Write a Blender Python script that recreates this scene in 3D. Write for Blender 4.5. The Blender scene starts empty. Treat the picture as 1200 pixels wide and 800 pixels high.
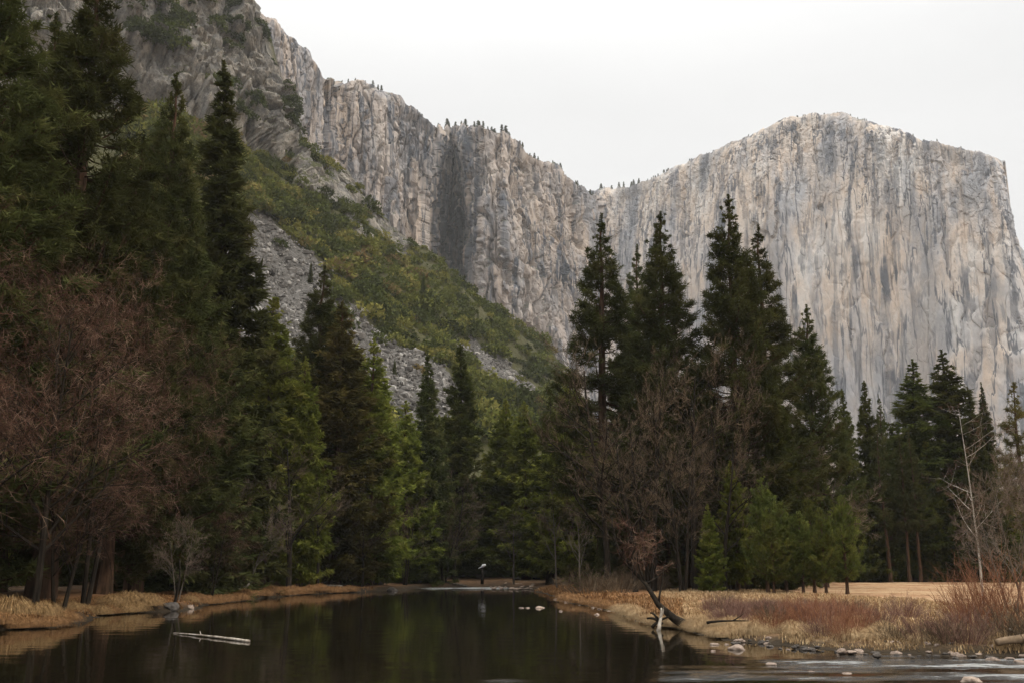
import bpy, math, random
import numpy as np
from mathutils import Vector

random.seed(7)
rng = np.random.default_rng(11)
S = bpy.context.scene
COL = S.collection
R = math.radians

# ------------------------------------------------------------------ camera maths
F = 1167.0            # focal length in photo pixels (1200 wide)
HZ = 662.0            # horizon row
H = 3.2               # eye height above the water
TH = math.atan((HZ - 400.0) / F)
CT, ST = math.cos(TH), math.sin(TH)


def P(px, py, Y):
    """world points on the ray of photo pixel (px,py) at forward distance Y"""
    px = np.asarray(px, float); py = np.asarray(py, float); Y = np.asarray(Y, float)
    dx = (px - 600) / F; dy = (400 - py) / F
    ry = CT - dy * ST; rz = ST + dy * CT
    k = Y / ry
    return np.stack(np.broadcast_arrays(dx * k, Y, H + rz * k), -1)


def G(px, py, z=0.0):
    """where the ray of a pixel meets the level z"""
    dx = (px - 600) / F; dy = (400 - py) / F
    ry = CT - dy * ST; rz = ST + dy * CT
    k = (z - H) / rz
    return np.array([dx * k, ry * k, z])


def proj(p):
    p = np.asarray(p, float)
    x, y, z = p[..., 0], p[..., 1], p[..., 2] - H
    f = y * CT + z * ST; u = -y * ST + z * CT
    f = np.where(np.abs(f) < 1e-6, 1e-6, f)
    return 600 + F * x / f, 400 - F * u / f


# ------------------------------------------------------------------ noise
def _hash(ix, iy, iz, seed):
    h = (ix.astype(np.int64) * 374761393 + iy.astype(np.int64) * 668265263 + iz.astype(np.int64) * 2147483647 + seed * 1274126177) & 0xFFFFFFFF
    h = ((h ^ (h >> 13)) * 1274126177) & 0xFFFFFFFF
    h = ((h ^ (h >> 16)) * 2246822519) & 0xFFFFFFFF
    return (h ^ (h >> 15)) & 0xFFFFFFFF


_GR = rng.normal(size=(256, 3)); _GR /= np.linalg.norm(_GR, axis=1)[:, None]


def perlin(p, seed=0):
    p = np.asarray(p, float)
    i = np.floor(p); f = p - i
    i = i.astype(np.int64)
    w = f * f * f * (f * (f * 6 - 15) + 10)
    out = 0
    for a in (0, 1):
        for b in (0, 1):
            for c in (0, 1):
                g = _GR[_hash(i[..., 0] + a, i[..., 1] + b, i[..., 2] + c, seed) & 255]
                d = g[..., 0] * (f[..., 0] - a) + g[..., 1] * (f[..., 1] - b) + g[..., 2] * (f[..., 2] - c)
                k = (w[..., 0] if a else 1 - w[..., 0]) * (w[..., 1] if b else 1 - w[..., 1]) * (w[..., 2] if c else 1 - w[..., 2])
                out = out + d * k
    return out * 1.5


def fbm(p, o=4, seed=0, gain=.5):
    s = 0; a = 1.0; p = np.asarray(p, float)
    for k in range(o):
        s = s + a * perlin(p, seed + k * 17); p = p * 2.03; a *= gain
    return s


def worley(p, seed=0):
    """F1, F2, per-cell random value and tilt term of cellular noise"""
    sh = p.shape[:-1]; p = p.reshape(-1, 3); n = len(p)
    i = np.floor(p).astype(np.int64)
    f1 = np.full(n, 9.0); f2 = np.full(n, 9.0); cv = np.zeros(n); tl = np.zeros(n)
    for a in (-1, 0, 1):
        for b in (-1, 0, 1):
            for c in (-1, 0, 1):
                h = _hash(i[:, 0] + a, i[:, 1] + b, i[:, 2] + c, seed)
                fx = i[:, 0] + a + (h & 1023) / 1023.; fy = i[:, 1] + b + ((h >> 10) & 1023) / 1023.; fz = i[:, 2] + c + ((h >> 20) & 1023) / 1023.
                dx, dy, dz = p[:, 0] - fx, p[:, 1] - fy, p[:, 2] - fz
                d = np.sqrt(dx * dx + dy * dy + dz * dz)
                m = d < f1
                f2 = np.where(m, f1, np.minimum(f2, d)); f1 = np.where(m, d, f1)
                g = _GR[(h >> 7) & 255]
                cv = np.where(m, ((h >> 3) & 255) / 255., cv); tl = np.where(m, g[:, 0] * dx + g[:, 1] * dy + g[:, 2] * dz, tl)
    return f1.reshape(sh), f2.reshape(sh), cv.reshape(sh), tl.reshape(sh)


def sstep(a, b, x):
    t = np.clip((x - a) / (b - a), 0, 1)
    return t * t * (3 - 2 * t)


def inpoly(x, y, poly):
    r = np.zeros(np.shape(x), bool)
    n = len(poly)
    for k in range(n):
        x0, y0 = poly[k]; x1, y1 = poly[(k + 1) % n]
        c = ((y0 > y) != (y1 > y)) & (x < (x1 - x0) * (y - y0) / ((y1 - y0) or 1e-9) + x0)
        r ^= c
    return r


def polydist(x, y, poly):
    d = np.full(np.shape(x), 1e18)
    n = len(poly)
    for k in range(n):
        x0, y0 = poly[k]; x1, y1 = poly[(k + 1) % n]
        ex, ey = x1 - x0, y1 - y0
        t = np.clip(((x - x0) * ex + (y - y0) * ey) / (ex * ex + ey * ey + 1e-12), 0, 1)
        d = np.minimum(d, (x - x0 - t * ex) ** 2 + (y - y0 - t * ey) ** 2)
    return np.sqrt(d)


# ------------------------------------------------------------------ mesh helpers
def mesh(name, verts, quads=None, tris=None, mat=None, smooth=False, attrs=None):
    verts = np.asarray(verts, np.float32).reshape(-1, 3)
    loops = []; starts = []; n = 0
    for arr, k in ((quads, 4), (tris, 3)):
        if arr is not None and len(arr):
            arr = np.asarray(arr, np.int32).reshape(-1, k)
            loops.append(arr.ravel()); starts.append(n + np.arange(len(arr)) * k); n += arr.size
    loops = np.concatenate(loops); starts = np.concatenate(starts).astype(np.int32)
    me = bpy.data.meshes.new(name)
    me.vertices.add(len(verts)); me.vertices.foreach_set('co', verts.ravel())
    me.loops.add(len(loops)); me.loops.foreach_set('vertex_index', loops.astype(np.int32))
    me.polygons.add(len(starts)); me.polygons.foreach_set('loop_start', starts)
    me.update(calc_edges=True)
    me.polygons.foreach_set('use_smooth', np.full(len(starts), bool(smooth)))
    for k, v in (attrs or {}).items():
        a = me.attributes.new(k, 'FLOAT', 'POINT'); a.data.foreach_set('value', np.asarray(v, np.float32).ravel())
    if mat is not None:
        me.materials.append(mat)
    return me


def link(name, me, parent=None, loc=None, rotz=0, scale=None):
    o = bpy.data.objects.new(name, me); COL.objects.link(o)
    if parent is not None:
        o.parent = parent
    if loc is not None:
        o.location = [float(v) for v in loc]
    if rotz:
        o.rotation_euler = (0, 0, rotz)
    if scale is not None:
        o.scale = [float(v) for v in (scale if hasattr(scale, '__len__') else (scale,) * 3)]
    return o


def tag(o, label=None, cat=None, group=None, kind=None):
    if label: o['label'] = label
    if cat: o['category'] = cat
    if group: o['group'] = group
    if kind: o['kind'] = kind
    return o


def grid_quads(nu, nv):
    i = np.arange(nu - 1)[:, None] * nv + np.arange(nv - 1)[None]
    return np.stack([i, i + nv, i + nv + 1, i + 1], -1).reshape(-1, 4)


class MB:
    """collects tubes and triangles"""
    def __init__(s):
        s.v = []; s.q = []; s.t = []; s.n = 0

    def add(s, v, q=None, t=None):
        v = np.asarray(v, float).reshape(-1, 3)
        s.v.append(v)
        if q is not None and len(q): s.q.append(np.asarray(q, int) + s.n)
        if t is not None and len(t): s.t.append(np.asarray(t, int) + s.n)
        s.n += len(v)

    def tube(s, path, rad, sides=6, cap=True, wob=0.0):
        path = np.asarray(path, float); n = len(path)
        rad = np.broadcast_to(np.asarray(rad, float), (n,))
        d = np.gradient(path, axis=0); d /= np.linalg.norm(d, axis=1)[:, None] + 1e-12
        up = np.array([0, 0, 1.0]) if abs(d[0, 2]) < .9 else np.array([1.0, 0, 0])
        a = np.cross(d, up); a /= np.linalg.norm(a, axis=1)[:, None] + 1e-12
        b = np.cross(d, a)
        th = np.arange(sides) * 2 * np.pi / sides
        rr = rad[:, None] * (1 + wob * rng.normal(size=(n, sides)))
        v = path[:, None] + rr[..., None] * (np.cos(th)[None, :, None] * a[:, None] + np.sin(th)[None, :, None] * b[:, None])
        i = np.arange(n - 1)[:, None] * sides; j = np.arange(sides)[None]; j2 = (j + 1) % sides
        q = np.stack([i + j, i + j2, i + sides + j2, i + sides + j], -1).reshape(-1, 4)
        t = []
        v = v.reshape(-1, 3)
        if cap:
            v = np.vstack([v, path[0], path[-1]]); c0 = n * sides
            for k in range(sides):
                t.append((c0, (k + 1) % sides, k)); t.append((c0 + 1, (n - 1) * sides + k, (n - 1) * sides + (k + 1) % sides))
        s.add(v, q, t)

    def segs(s, p0, p1, r0, r1, sides=3):
        p0 = np.asarray(p0, float); p1 = np.asarray(p1, float); n = len(p0)
        if n == 0: return
        d = p1 - p0; d /= np.linalg.norm(d, axis=1)[:, None] + 1e-12
        up = np.where(np.abs(d[:, 2:3]) < .9, [[0, 0, 1.0]], [[1.0, 0, 0]])
        a = np.cross(d, up); a /= np.linalg.norm(a, axis=1)[:, None] + 1e-12
        b = np.cross(d, a)
        th = np.arange(sides) * 2 * np.pi / sides
        ring = np.cos(th)[None, :, None] * a[:, None] + np.sin(th)[None, :, None] * b[:, None]
        v = np.concatenate([p0[:, None] + ring * np.asarray(r0)[:, None, None], p1[:, None] + ring * np.asarray(r1)[:, None, None]], 1)
        i = np.arange(n)[:, None] * 2 * sides; j = np.arange(sides)[None]; j2 = (j + 1) % sides
        q = np.stack([i + j, i + j2, i + sides + j2, i + sides + j], -1).reshape(-1, 4)
        s.add(v.reshape(-1, 3), q)

    def build(s, name, mat, smooth=False, attrs=None):
        return mesh(name, np.concatenate(s.v), np.concatenate(s.q) if s.q else None, np.concatenate(s.t) if s.t else None, mat, smooth, attrs)


# ------------------------------------------------------------------ materials
def nodes(name):
    m = bpy.data.materials.new(name); m.use_nodes = True
    t = m.node_tree; t.nodes.clear()
    out = t.nodes.new('ShaderNodeOutputMaterial')
    return m, t, out


def N(t, typ, **kw):
    n = t.nodes.new(typ)
    for k, v in kw.items():
        if k in n.inputs: n.inputs[k].default_value = v
        else: setattr(n, k, v)
    return n


def noise(t, coord, scale, detail=4, rough=.55, sc=(1, 1, 1), rot=(0, 0, 0)):
    mp = t.nodes.new('ShaderNodeMapping'); mp.inputs['Scale'].default_value = sc; mp.inputs['Rotation'].default_value = rot
    t.links.new(coord, mp.inputs['Vector'])
    n = N(t, 'ShaderNodeTexNoise', Scale=scale, Detail=detail, Roughness=rough)
    t.links.new(mp.outputs[0], n.inputs['Vector'])
    return n.outputs['Fac']


def ramp(t, fac, stops, interp='LINEAR'):
    r = t.nodes.new('ShaderNodeValToRGB'); r.color_ramp.interpolation = interp
    e = r.color_ramp.elements
    while len(e) < len(stops): e.new(.5)
    for k, (p, c) in enumerate(stops):
        e[k].position = p; e[k].color = (*c, 1) if hasattr(c, '__len__') else (c, c, c, 1)
    t.links.new(fac, r.inputs[0])
    return r.outputs[0]


def mix(t, fac, a, b, mode='MIX'):
    n = t.nodes.new('ShaderNodeMix'); n.data_type = 'RGBA'; n.blend_type = mode
    for s, v in ((n.inputs[0], fac), (n.inputs[6], a), (n.inputs[7], b)):
        if isinstance(v, bpy.types.NodeSocket): t.links.new(v, s)
        elif hasattr(v, '__len__'): s.default_value = (*v[:3], 1)
        else: s.default_value = v
    return n.outputs[2]


def math_(t, op, a, b=None, clamp=False):
    n = t.nodes.new('ShaderNodeMath'); n.operation = op; n.use_clamp = clamp
    for s, v in zip(n.inputs, (a, b)):
        if v is None: continue
        if isinstance(v, bpy.types.NodeSocket): t.links.new(v, s)
        else: s.default_value = v
    return n.outputs[0]


def attr(t, name):
    a = t.nodes.new('ShaderNodeAttribute'); a.attribute_name = name
    return a.outputs['Fac']


def surf(t, out, color, rough=.9, bump=None, bstr=.5, bdist=.1, spec=.2):
    b = N(t, 'ShaderNodeBsdfPrincipled', Roughness=rough)
    b.inputs['Specular IOR Level'].default_value = spec
    if isinstance(color, bpy.types.NodeSocket): t.links.new(color, b.inputs['Base Color'])
    else: b.inputs['Base Color'].default_value = (*color, 1)
    if bump is not None:
        bn = N(t, 'ShaderNodeBump', Strength=bstr, Distance=bdist); t.links.new(bump, bn.inputs['Height']); t.links.new(bn.outputs[0], b.inputs['Normal'])
    t.links.new(b.outputs[0], out.inputs[0])
    return b


def geo(t):
    return t.nodes.new('ShaderNodeNewGeometry')


def foliage(name, c1, c2, c3, clump=.5, trans=.25, var=.25):
    """leaf material: clump-sized and tree-to-tree colour differences"""
    m, t, out = nodes(name)
    tc = t.nodes.new('ShaderNodeTexCoord'); oi = t.nodes.new('ShaderNodeObjectInfo')
    n1 = noise(t, tc.outputs['Object'], clump, 3)
    c = ramp(t, n1, [(.3, c1), (.5, c2), (.72, c3)])
    hs = N(t, 'ShaderNodeHueSaturation')
    t.links.new(math_(t, 'ADD', math_(t, 'MULTIPLY', oi.outputs['Random'], .024), .488), hs.inputs['Hue'])
    t.links.new(math_(t, 'ADD', math_(t, 'MULTIPLY', oi.outputs['Random'], 2 * var), 1 - var), hs.inputs['Value'])
    hs.inputs['Saturation'].default_value = 1.0
    t.links.new(c, hs.inputs['Color'])
    d = N(t, 'ShaderNodeBsdfDiffuse'); tr = N(t, 'ShaderNodeBsdfTranslucent')
    t.links.new(hs.outputs[0], d.inputs[0]); t.links.new(hs.outputs[0], tr.inputs[0])
    mx = N(t, 'ShaderNodeMixShader', Fac=trans)
    t.links.new(d.outputs[0], mx.inputs[1]); t.links.new(tr.outputs[0], mx.inputs[2])
    t.links.new(mx.outputs[0], out.inputs[0])
    return m


def bark(name, c1, c2, scale=6, sc=(1, 1, .15)):
    m, t, out = nodes(name)
    tc = t.nodes.new('ShaderNodeTexCoord')
    n = noise(t, tc.outputs['Object'], scale, 4, .6, sc)
    surf(t, out, ramp(t, n, [(.35, c1), (.65, c2)]), .95, n, .8, .05, .04)
    return m


def twig(name, c1, c2, c3=None, scale=1.2):
    m, t, out = nodes(name)
    tc = t.nodes.new('ShaderNodeTexCoord')
    n = noise(t, tc.outputs['Object'], scale, 3, .6)
    surf(t, out, ramp(t, n, [(.33, c1), (.52, c2), (.7, c3 or c2)]), .85)
    return m


M = {}
M['pine'] = foliage('pine_needles', (.034, .040, .013), (.062, .068, .022), (.105, .100, .034), .45)
M['fir'] = foliage('fir_needles', (.038, .046, .013), (.070, .080, .020), (.115, .112, .032), .4)
M['cedar'] = foliage('cedar_sprays', (.063, .074, .015), (.13, .142, .026), (.21, .2, .044), .4, .3)
M['rust'] = foliage('yellowing_sprays', (.058, .056, .016), (.10, .09, .026), (.15, .122, .036), .4, .3)
M['young'] = foliage('young_pine_needles', (.05, .064, .018), (.105, .118, .028), (.18, .17, .04), .6, .3)
M['barkp'] = bark('pine_bark', (.03, .02, .013), (.1, .058, .036))
M['barkd'] = bark('dark_bark', (.013, .0105, .008), (.036, .028, .02))
M['barkg'] = bark('grey_bark', (.06, .05, .04), (.16, .138, .11))
M['barkw'] = bark('white_bark', (.2, .175, .14), (.44, .41, .35), 3, (1, 1, .6))
M['twigb'] = twig('brown_twigs', (.055, .039, .024), (.11, .077, .046), (.235, .17, .105))
M['twigr'] = twig('reddish_twigs', (.045, .02, .011), (.09, .042, .024), (.28, .19, .125), 1.1)
M['twigg'] = twig('grey_twigs', (.07, .05, .036), (.145, .105, .075), (.26, .2, .15))
M['twigo'] = twig('orange_stems', (.13, .055, .028), (.23, .1, .052), (.34, .18, .095), 2)
M['twigp'] = twig('purple_stems', (.09, .048, .036), (.18, .098, .072), (.3, .19, .14), 2)
M['straw'] = twig('straw', (.2, .12, .06), (.39, .265, .135), (.55, .41, .235), 4)
M['tawny'] = twig('tawny_grass', (.06, .034, .015), (.31, .185, .076), (.53, .37, .18), 7)
M['tanlog'] = twig('tan_wood', (.14, .095, .055), (.27, .19, .12), (.40, .31, .21), 2)
M['straw2'] = twig('russet_grass', (.055, .027, .012), (.25, .128, .05), (.44, .255, .11), 5)


def rock_mat(name, c1, c2, c3, scale=3):
    m, t, out = nodes(name)
    tc = t.nodes.new('ShaderNodeTexCoord'); oi = t.nodes.new('ShaderNodeObjectInfo')
    n = noise(t, tc.outputs['Object'], scale, 5, .65); n2 = noise(t, tc.outputs['Object'], scale * 6, 3)
    c = ramp(t, n, [(.3, c1), (.5, c2), (.7, c3)])
    c = mix(t, math_(t, 'MULTIPLY', oi.outputs['Random'], .5), c, tuple(.5 * v for v in c1))
    surf(t, out, c, .75, n2, .5, .03, .3)
    return m


M['rock'] = rock_mat('river_rock', (.15, .11, .085), (.30, .22, .165), (.46, .37, .30))
M['rockd'] = rock_mat('wet_rock', (.03, .024, .019), (.07, .057, .046), (.14, .118, .1))
M['white'] = rock_mat('white_rock', (.6, .58, .55), (.75, .74, .72), (.8, .8, .78))
M['drift'] = twig('bleached_wood', (.15, .12, .09), (.33, .28, .22), (.54, .49, .42), 3)


def granite(name, warm, grey, pale, dark, streak=.6, veg=.0, snow=.0, seed=0.0, stain_shade=False):
    m, t, out = nodes(name)
    g = geo(t); pos = g.outputs['Position']
    off = N(t, 'ShaderNodeVectorMath', operation='ADD'); off.inputs[1].default_value = (seed, seed * 2, seed)
    t.links.new(pos, off.inputs[0]); pos = off.outputs[0]
    big = noise(t, pos, 1 / 110, 5, .6, (1, 1, .45))
    strk = noise(t, pos, 1 / 16, 6, .62, (1, 1, .055))
    strk2 = noise(t, pos, 1 / 45, 5, .6, (1, 1, .09))
    mid = noise(t, pos, 1 / 24, 8, .72, (1, 1, .6))
    fine = noise(t, pos, 1 / 5, 7, .75, (1, 1, .55))
    c = ramp(t, big, [(.33, grey), (.42, mix_c(grey, warm, .5)), (.5, warm), (.68, pale)])
    c = mix(t, ramp(t, mid, [(.44, 0.0), (.68, .4)]), c, pale)
    c = mix(t, math_(t, 'MULTIPLY', ramp(t, strk2, [(.49, 0.0), (.57, 1.0)]), streak * .8), c, grey)
    c = mix(t, math_(t, 'MULTIPLY', ramp(t, strk, [(.535, 0.0), (.585, 1.0)]), streak * .8), c, dark)
    long_ = noise(t, pos, 1 / 22, 5, .6, (1, 1, .018))
    lg = ramp(t, noise(t, pos, 1 / 120, 5, .65), [(.42, 0.0), (.58, 1.0)])
    if stain_shade: lg = math_(t, 'MAXIMUM', lg, attr(t, 'stain_shade')); long_ = math_(t, 'ADD', long_, math_(t, 'MULTIPLY', attr(t, 'stain_shade'), .07))
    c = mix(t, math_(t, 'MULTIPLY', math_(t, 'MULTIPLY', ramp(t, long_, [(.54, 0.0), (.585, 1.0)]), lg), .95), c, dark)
    orange = noise(t, pos, 1 / 26, 4, .6, (1, 1, .1))
    c = mix(t, math_(t, 'MULTIPLY', ramp(t, orange, [(.54, 0.0), (.66, 1.0)]), .5), c, (.56, .43, .32))
    broad = noise(t, pos, 1 / 75, 5, .6, (1, 1, .3))
    c = mix(t, ramp(t, broad, [(.53, 0.0), (.63, .6)]), c, tuple(.55 * v for v in grey))
    # narrow vertical cracks
    crk = math_(t, 'ABSOLUTE', math_(t, 'SUBTRACT', noise(t, pos, 1 / 30, 4, .55, (1, 1, .06), (0, R(6), 0)), .5))
    crm = ramp(t, crk, [(0.0, 1.0), (.010, .9), (.02, 0.0)])
    gate = ramp(t, noise(t, pos, 1 / 60, 3, .5, (1, 1, .4)), [(.38, 0.0), (.52, 1.0)])
    crm = mix(t, gate, (0, 0, 0), crm)
    c = mix(t, math_(t, 'MULTIPLY', crm, .85), c, dark)
    c = mix(t, ramp(t, fine, [(.36, .3), (.48, 0.0)]), c, tuple(.5 * v for v in grey))
    c = mix(t, ramp(t, fine, [(.58, 0.0), (.72, .22)]), c, pale)
    sep = t.nodes.new('ShaderNodeSeparateXYZ'); t.links.new(g.outputs['Normal'], sep.inputs[0])
    if veg > 0:
        vm = math_(t, 'ADD', sep.outputs[2], math_(t, 'MULTIPLY', math_(t, 'SUBTRACT', noise(t, pos, 1 / 22, 6, .7), .5), 1.6))
        c = mix(t, ramp(t, vm, [(.5 + .3 * (1 - veg), 0.0), (.62 + .3 * (1 - veg), 1.0)]), c, (.052, .062, .035))
    if snow > 0:
        vm = math_(t, 'ADD', sep.outputs[2], math_(t, 'MULTIPLY', math_(t, 'SUBTRACT', noise(t, pos, 1 / 18, 6, .7), .5), 1.3))
        hz = math_(t, 'MULTIPLY', math_(t, 'SUBTRACT', attr(t, 'rim'), .5), 1.2)
        vm = math_(t, 'ADD', vm, hz)
        c = mix(t, ramp(t, vm, [(1.0, 0.0), (1.12, snow)]), c, (.8, .81, .83))
    h = math_(t, 'ADD', math_(t, 'MULTIPLY', fine, .5), math_(t, 'ADD', mid, math_(t, 'MULTIPLY', crm, -1.0)))
    surf(t, out, c, .92, h, .4, 2.0, .15)
    return m


def mix_c(a, b, f):
    return tuple(x * (1 - f) + y * f for x, y in zip(a, b))


# ------------------------------------------------------------------ ground shape
LEFT = [(-70, 745), (0, 737), (60, 735), (85, 728), (112, 721), (182, 716), (214, 715), (236, 709), (300, 701), (345, 696.5), (415, 693.5), (470, 691)]
FARB = [(500, 688), (560, 687.2), (615, 688.2)]
RIGHT = [(622, 691), (643, 697), (660, 704), (690, 709.5), (720, 716), (745, 725), (768, 734), (800, 737), (850, 750), (900, 754), (950, 758), (1000, 762), (1060, 765), (1120, 767), (1200, 769), (1320, 774), (1500, 781)]
RIV = [(-120, 36.)] + [tuple(G(*p)[:2]) for p in LEFT + FARB + RIGHT] + [(120, 26.), (120, 11.), (-120, 11.)]
def ragged(poly, step=1.6, amp=.8):
    o = []
    for (x0, y0), (x1, y1) in zip(poly, poly[1:] + poly[:1]):
        L = math.hypot(x1 - x0, y1 - y0); n = max(1, int(L / step)) if max(y0, y1) > 20 and L < 60 else 1
        for k in range(n):
            f = k / n; x = x0 + (x1 - x0) * f; y = y0 + (y1 - y0) * f
            a = amp * float(fbm(np.array([[x * .35, y * .35, 3.]]), 3, 700, .7)[0]) * (1.5 if x < 0 else 1.0)
            o.append((x + a * (y1 - y0) / (L + 1e-9), y - a * (x1 - x0) / (L + 1e-9)))
    return o


RIV = ragged(RIV)




def land_z(x, y):
    x = np.asarray(x, float); y = np.asarray(y, float)
    ins = inpoly(x, y, RIV); d = polydist(x, y, RIV)
    q = np.stack([x, y, np.zeros_like(x)], -1)
    d = d + .5 * fbm(q / 3.0, 3, 5) * np.clip(d, 0, 1)
    right = x > (-2 + (y - 60) * .02)
    lo = np.where(right, .32, .5); hi = np.where(right, .68, 1.15)
    w1 = np.where(right, 1.2, .7); w2 = np.where(right, 7.0, 14.0)
    z = lo * sstep(0, w1, d) + (hi - lo) * sstep(w1 * .5, w2, d)
    z = z + np.where(right, 0, sstep(30, 90, d) * 0.3) + np.clip(y - 160, 0, 60) * .02
    z = z + (.1 * fbm(q / 4.0, 3, 9) + .05 * fbm(q / .9, 2, 3)) * sstep(.2, 2, d)
    zr = -1.1 * sstep(0, 5, d)
    return np.where(ins, zr, z)


def ashore(px, py, Y, m=3.0):
    while True:
        p = P(px, py, Y)
        a = np.array([p[0]]); b = np.array([p[1]])
        if not inpoly(a, b, RIV)[0] and polydist(a, b, RIV)[0] > m: return Y
        Y += 1.0


def gz(x, y):
    return float(land_z(np.array([x]), np.array([y]))[0])


def axis(a, b, st, lo, hi, n, p):
    t = np.linspace(0, 1, n + 1)[1:] ** p
    return np.concatenate([(a - t * (a - lo))[::-1], np.arange(a, b + 1e-6, st), b + t * (hi - b)])


xs = axis(-60, 62, .4, -6000, 6000, 34, 2.6)
ys = axis(8, 150, .4, -6000, 6500, 34, 2.6)
X, Y = np.meshgrid(xs, ys, indexing='ij')
Z = land_z(X, Y)
dr = polydist(X, Y, RIV)
qq = np.stack([X, Y, 0 * X], -1)
nz = fbm(qq / 6, 3, 21)
mead_line = np.interp(Y, [0, 60, 90, 160, 172], [4, 6, 22, 28, 400])
MEAD = sstep(-3, 3, X - mead_line + 4 * nz) * (1 - sstep(156, 164, Y + 3 * nz))
bankL = (1 - sstep(4, 16, dr + 4 * nz)) * (X < mead_line) * (1 - .85 * sstep(120, 138, Y))

m, t, out = nodes('ground_litter_and_meadow')
g = geo(t); pos = g.outputs['Position']
n1 = noise(t, pos, .5, 6, .65); n2 = noise(t, pos, 4, 4, .7); n3 = noise(t, pos, .12, 4, .6)
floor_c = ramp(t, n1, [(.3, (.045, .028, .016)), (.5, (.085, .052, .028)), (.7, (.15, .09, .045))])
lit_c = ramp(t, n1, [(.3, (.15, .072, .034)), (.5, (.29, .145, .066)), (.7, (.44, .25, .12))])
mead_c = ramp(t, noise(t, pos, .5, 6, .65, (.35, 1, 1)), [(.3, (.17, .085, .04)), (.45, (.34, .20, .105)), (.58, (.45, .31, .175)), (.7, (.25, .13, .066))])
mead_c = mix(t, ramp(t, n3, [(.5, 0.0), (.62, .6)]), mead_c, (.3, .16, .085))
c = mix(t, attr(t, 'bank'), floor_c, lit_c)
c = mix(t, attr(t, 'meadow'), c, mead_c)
c = mix(t, attr(t, 'wet'), c, (.035, .026, .016))
c = mix(t, ramp(t, n2, [(.35, .55), (.6, 0.0)]), c, mix(t, .5, c, (.02, .012, .008)))
surf(t, out, c, .95, n2, .8, .12, .1)
wet = np.where(inpoly(X, Y, RIV), 1.0, 1 - sstep(.3, np.where(X > 0, 1.9, 1.5), dr + .5 * nz))  # wet soil strip, widened so its colour also paints the bank's undercut shade
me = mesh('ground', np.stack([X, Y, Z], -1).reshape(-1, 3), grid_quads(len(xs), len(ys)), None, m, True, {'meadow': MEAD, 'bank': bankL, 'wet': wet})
tag(link('ground', me), 'valley floor of brown litter and pale dry meadow', kind='structure')

# ------------------------------------------------------------------ water
wx = axis(-55, 62, .25, -118, 118, 24, 1.3); wy = axis(24, 70, .25, 11.5, 160, 60, 1.2)
WX, WY = np.meshgrid(wx, wy, indexing='ij')
ppx, ppy = proj(np.stack([WX, WY, 0 * WX], -1))
rif = np.maximum.reduce([
    sstep(940, 1080, ppx) * sstep(761, 768, ppy),
    .8 * sstep(860, 930, ppx) * sstep(770, 776, ppy),
    .55 * sstep(755, 800, ppx) * sstep(776, 790, ppy) * (1 - sstep(770, 900, 0 * ppx)),
    sstep(480, 510, ppx) * (1 - sstep(585, 615, ppx)) * sstep(686.9, 687.6, ppy) * (1 - sstep(690.4, 692.2, ppy)),
    .8 * np.exp(-(((ppx - 590) / 28) ** 2 + ((ppy - 799) / 4) ** 2)),
])
q = np.stack([WX, WY, 0 * WX], -1)
band = np.clip(1.5 * fbm(q * [.12, .6, 1], 3, 41) + .42, 0, 1.2)
rif = np.clip(rif * band, 0, 1)
far_r = sstep(470, 500, ppx) * (1 - sstep(590, 615, ppx)) * sstep(687.4, 687.9, ppy) * (1 - sstep(689.2, 690.4, ppy))
rif = np.maximum(rif, far_r * np.clip(.9 + .5 * fbm(q * [.3, .5, 1], 2, 47), 0, 1))
wz = .0 + rif * (.055 * fbm(q * [.7, 2.4, 1], 3, 51) + .02) + .004 * fbm(q * .6, 2, 61)
m, t, out = nodes('dark_river_water')
g = geo(t); pos = g.outputs['Position']
r_ = attr(t, 'riffle')
w1 = noise(t, pos, 1.1, 3, .5, (.45, 1, 1)); w2 = noise(t, pos, 3.2, 6, .7, (.4, 1.3, 1)); w3 = noise(t, pos, .16, 3, .5, (.6, 1, 1))
b1 = N(t, 'ShaderNodeBump', Distance=.05); t.links.new(w1, b1.inputs['Height'])
t.links.new(math_(t, 'ADD', math_(t, 'MULTIPLY', ramp(t, w3, [(.42, 0.0), (.6, 1.0)]), .12), .05), b1.inputs['Strength'])
b2 = N(t, 'ShaderNodeBump', Distance=.35); t.links.new(w2, b2.inputs['Height']); t.links.new(b1.outputs[0], b2.inputs['Normal'])
t.links.new(math_(t, 'MULTIPLY', r_, 1.0), b2.inputs['Strength'])
foam_n = noise(t, pos, 4.5, 7, .75, (.22, 1.5, 1))
foam = math_(t, 'MULTIPLY', ramp(t, math_(t, 'ADD', foam_n, math_(t, 'MULTIPLY', r_, .3)), [(.68, 0.0), (.84, 1.0)]), r_)
wb = N(t, 'ShaderNodeBsdfPrincipled', IOR=1.33, Roughness=.04)
t.links.new(mix(t, foam, (.008, .006, .003), (.5, .5, .48)), wb.inputs['Base Color'])
t.links.new(math_(t, 'ADD', math_(t, 'MULTIPLY', foam, .6), .05), wb.inputs['Roughness'])
t.links.new(b2.outputs[0], wb.inputs['Normal']); t.links.new(wb.outputs[0], out.inputs[0])
me = mesh('water', np.stack([WX, WY, wz], -1).reshape(-1, 3), grid_quads(len(wx), len(wy)), None, m, True, {'riffle': rif})
tag(link('water', me), 'dark still river with a white riffle over shallow stones', kind='structure')


# ------------------------------------------------------------------ cliffs
# cleft's stains and its shade painted as one dark mask, plus two side gullies
STAIN_SHADE = [[(518, 158), (548, 152), (566, 200), (552, 330), (528, 330), (512, 240)], [(604, 300), (612, 300), (606, 380), (596, 380)], [(655, 250), (664, 250), (662, 330), (652, 330)]]


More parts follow.
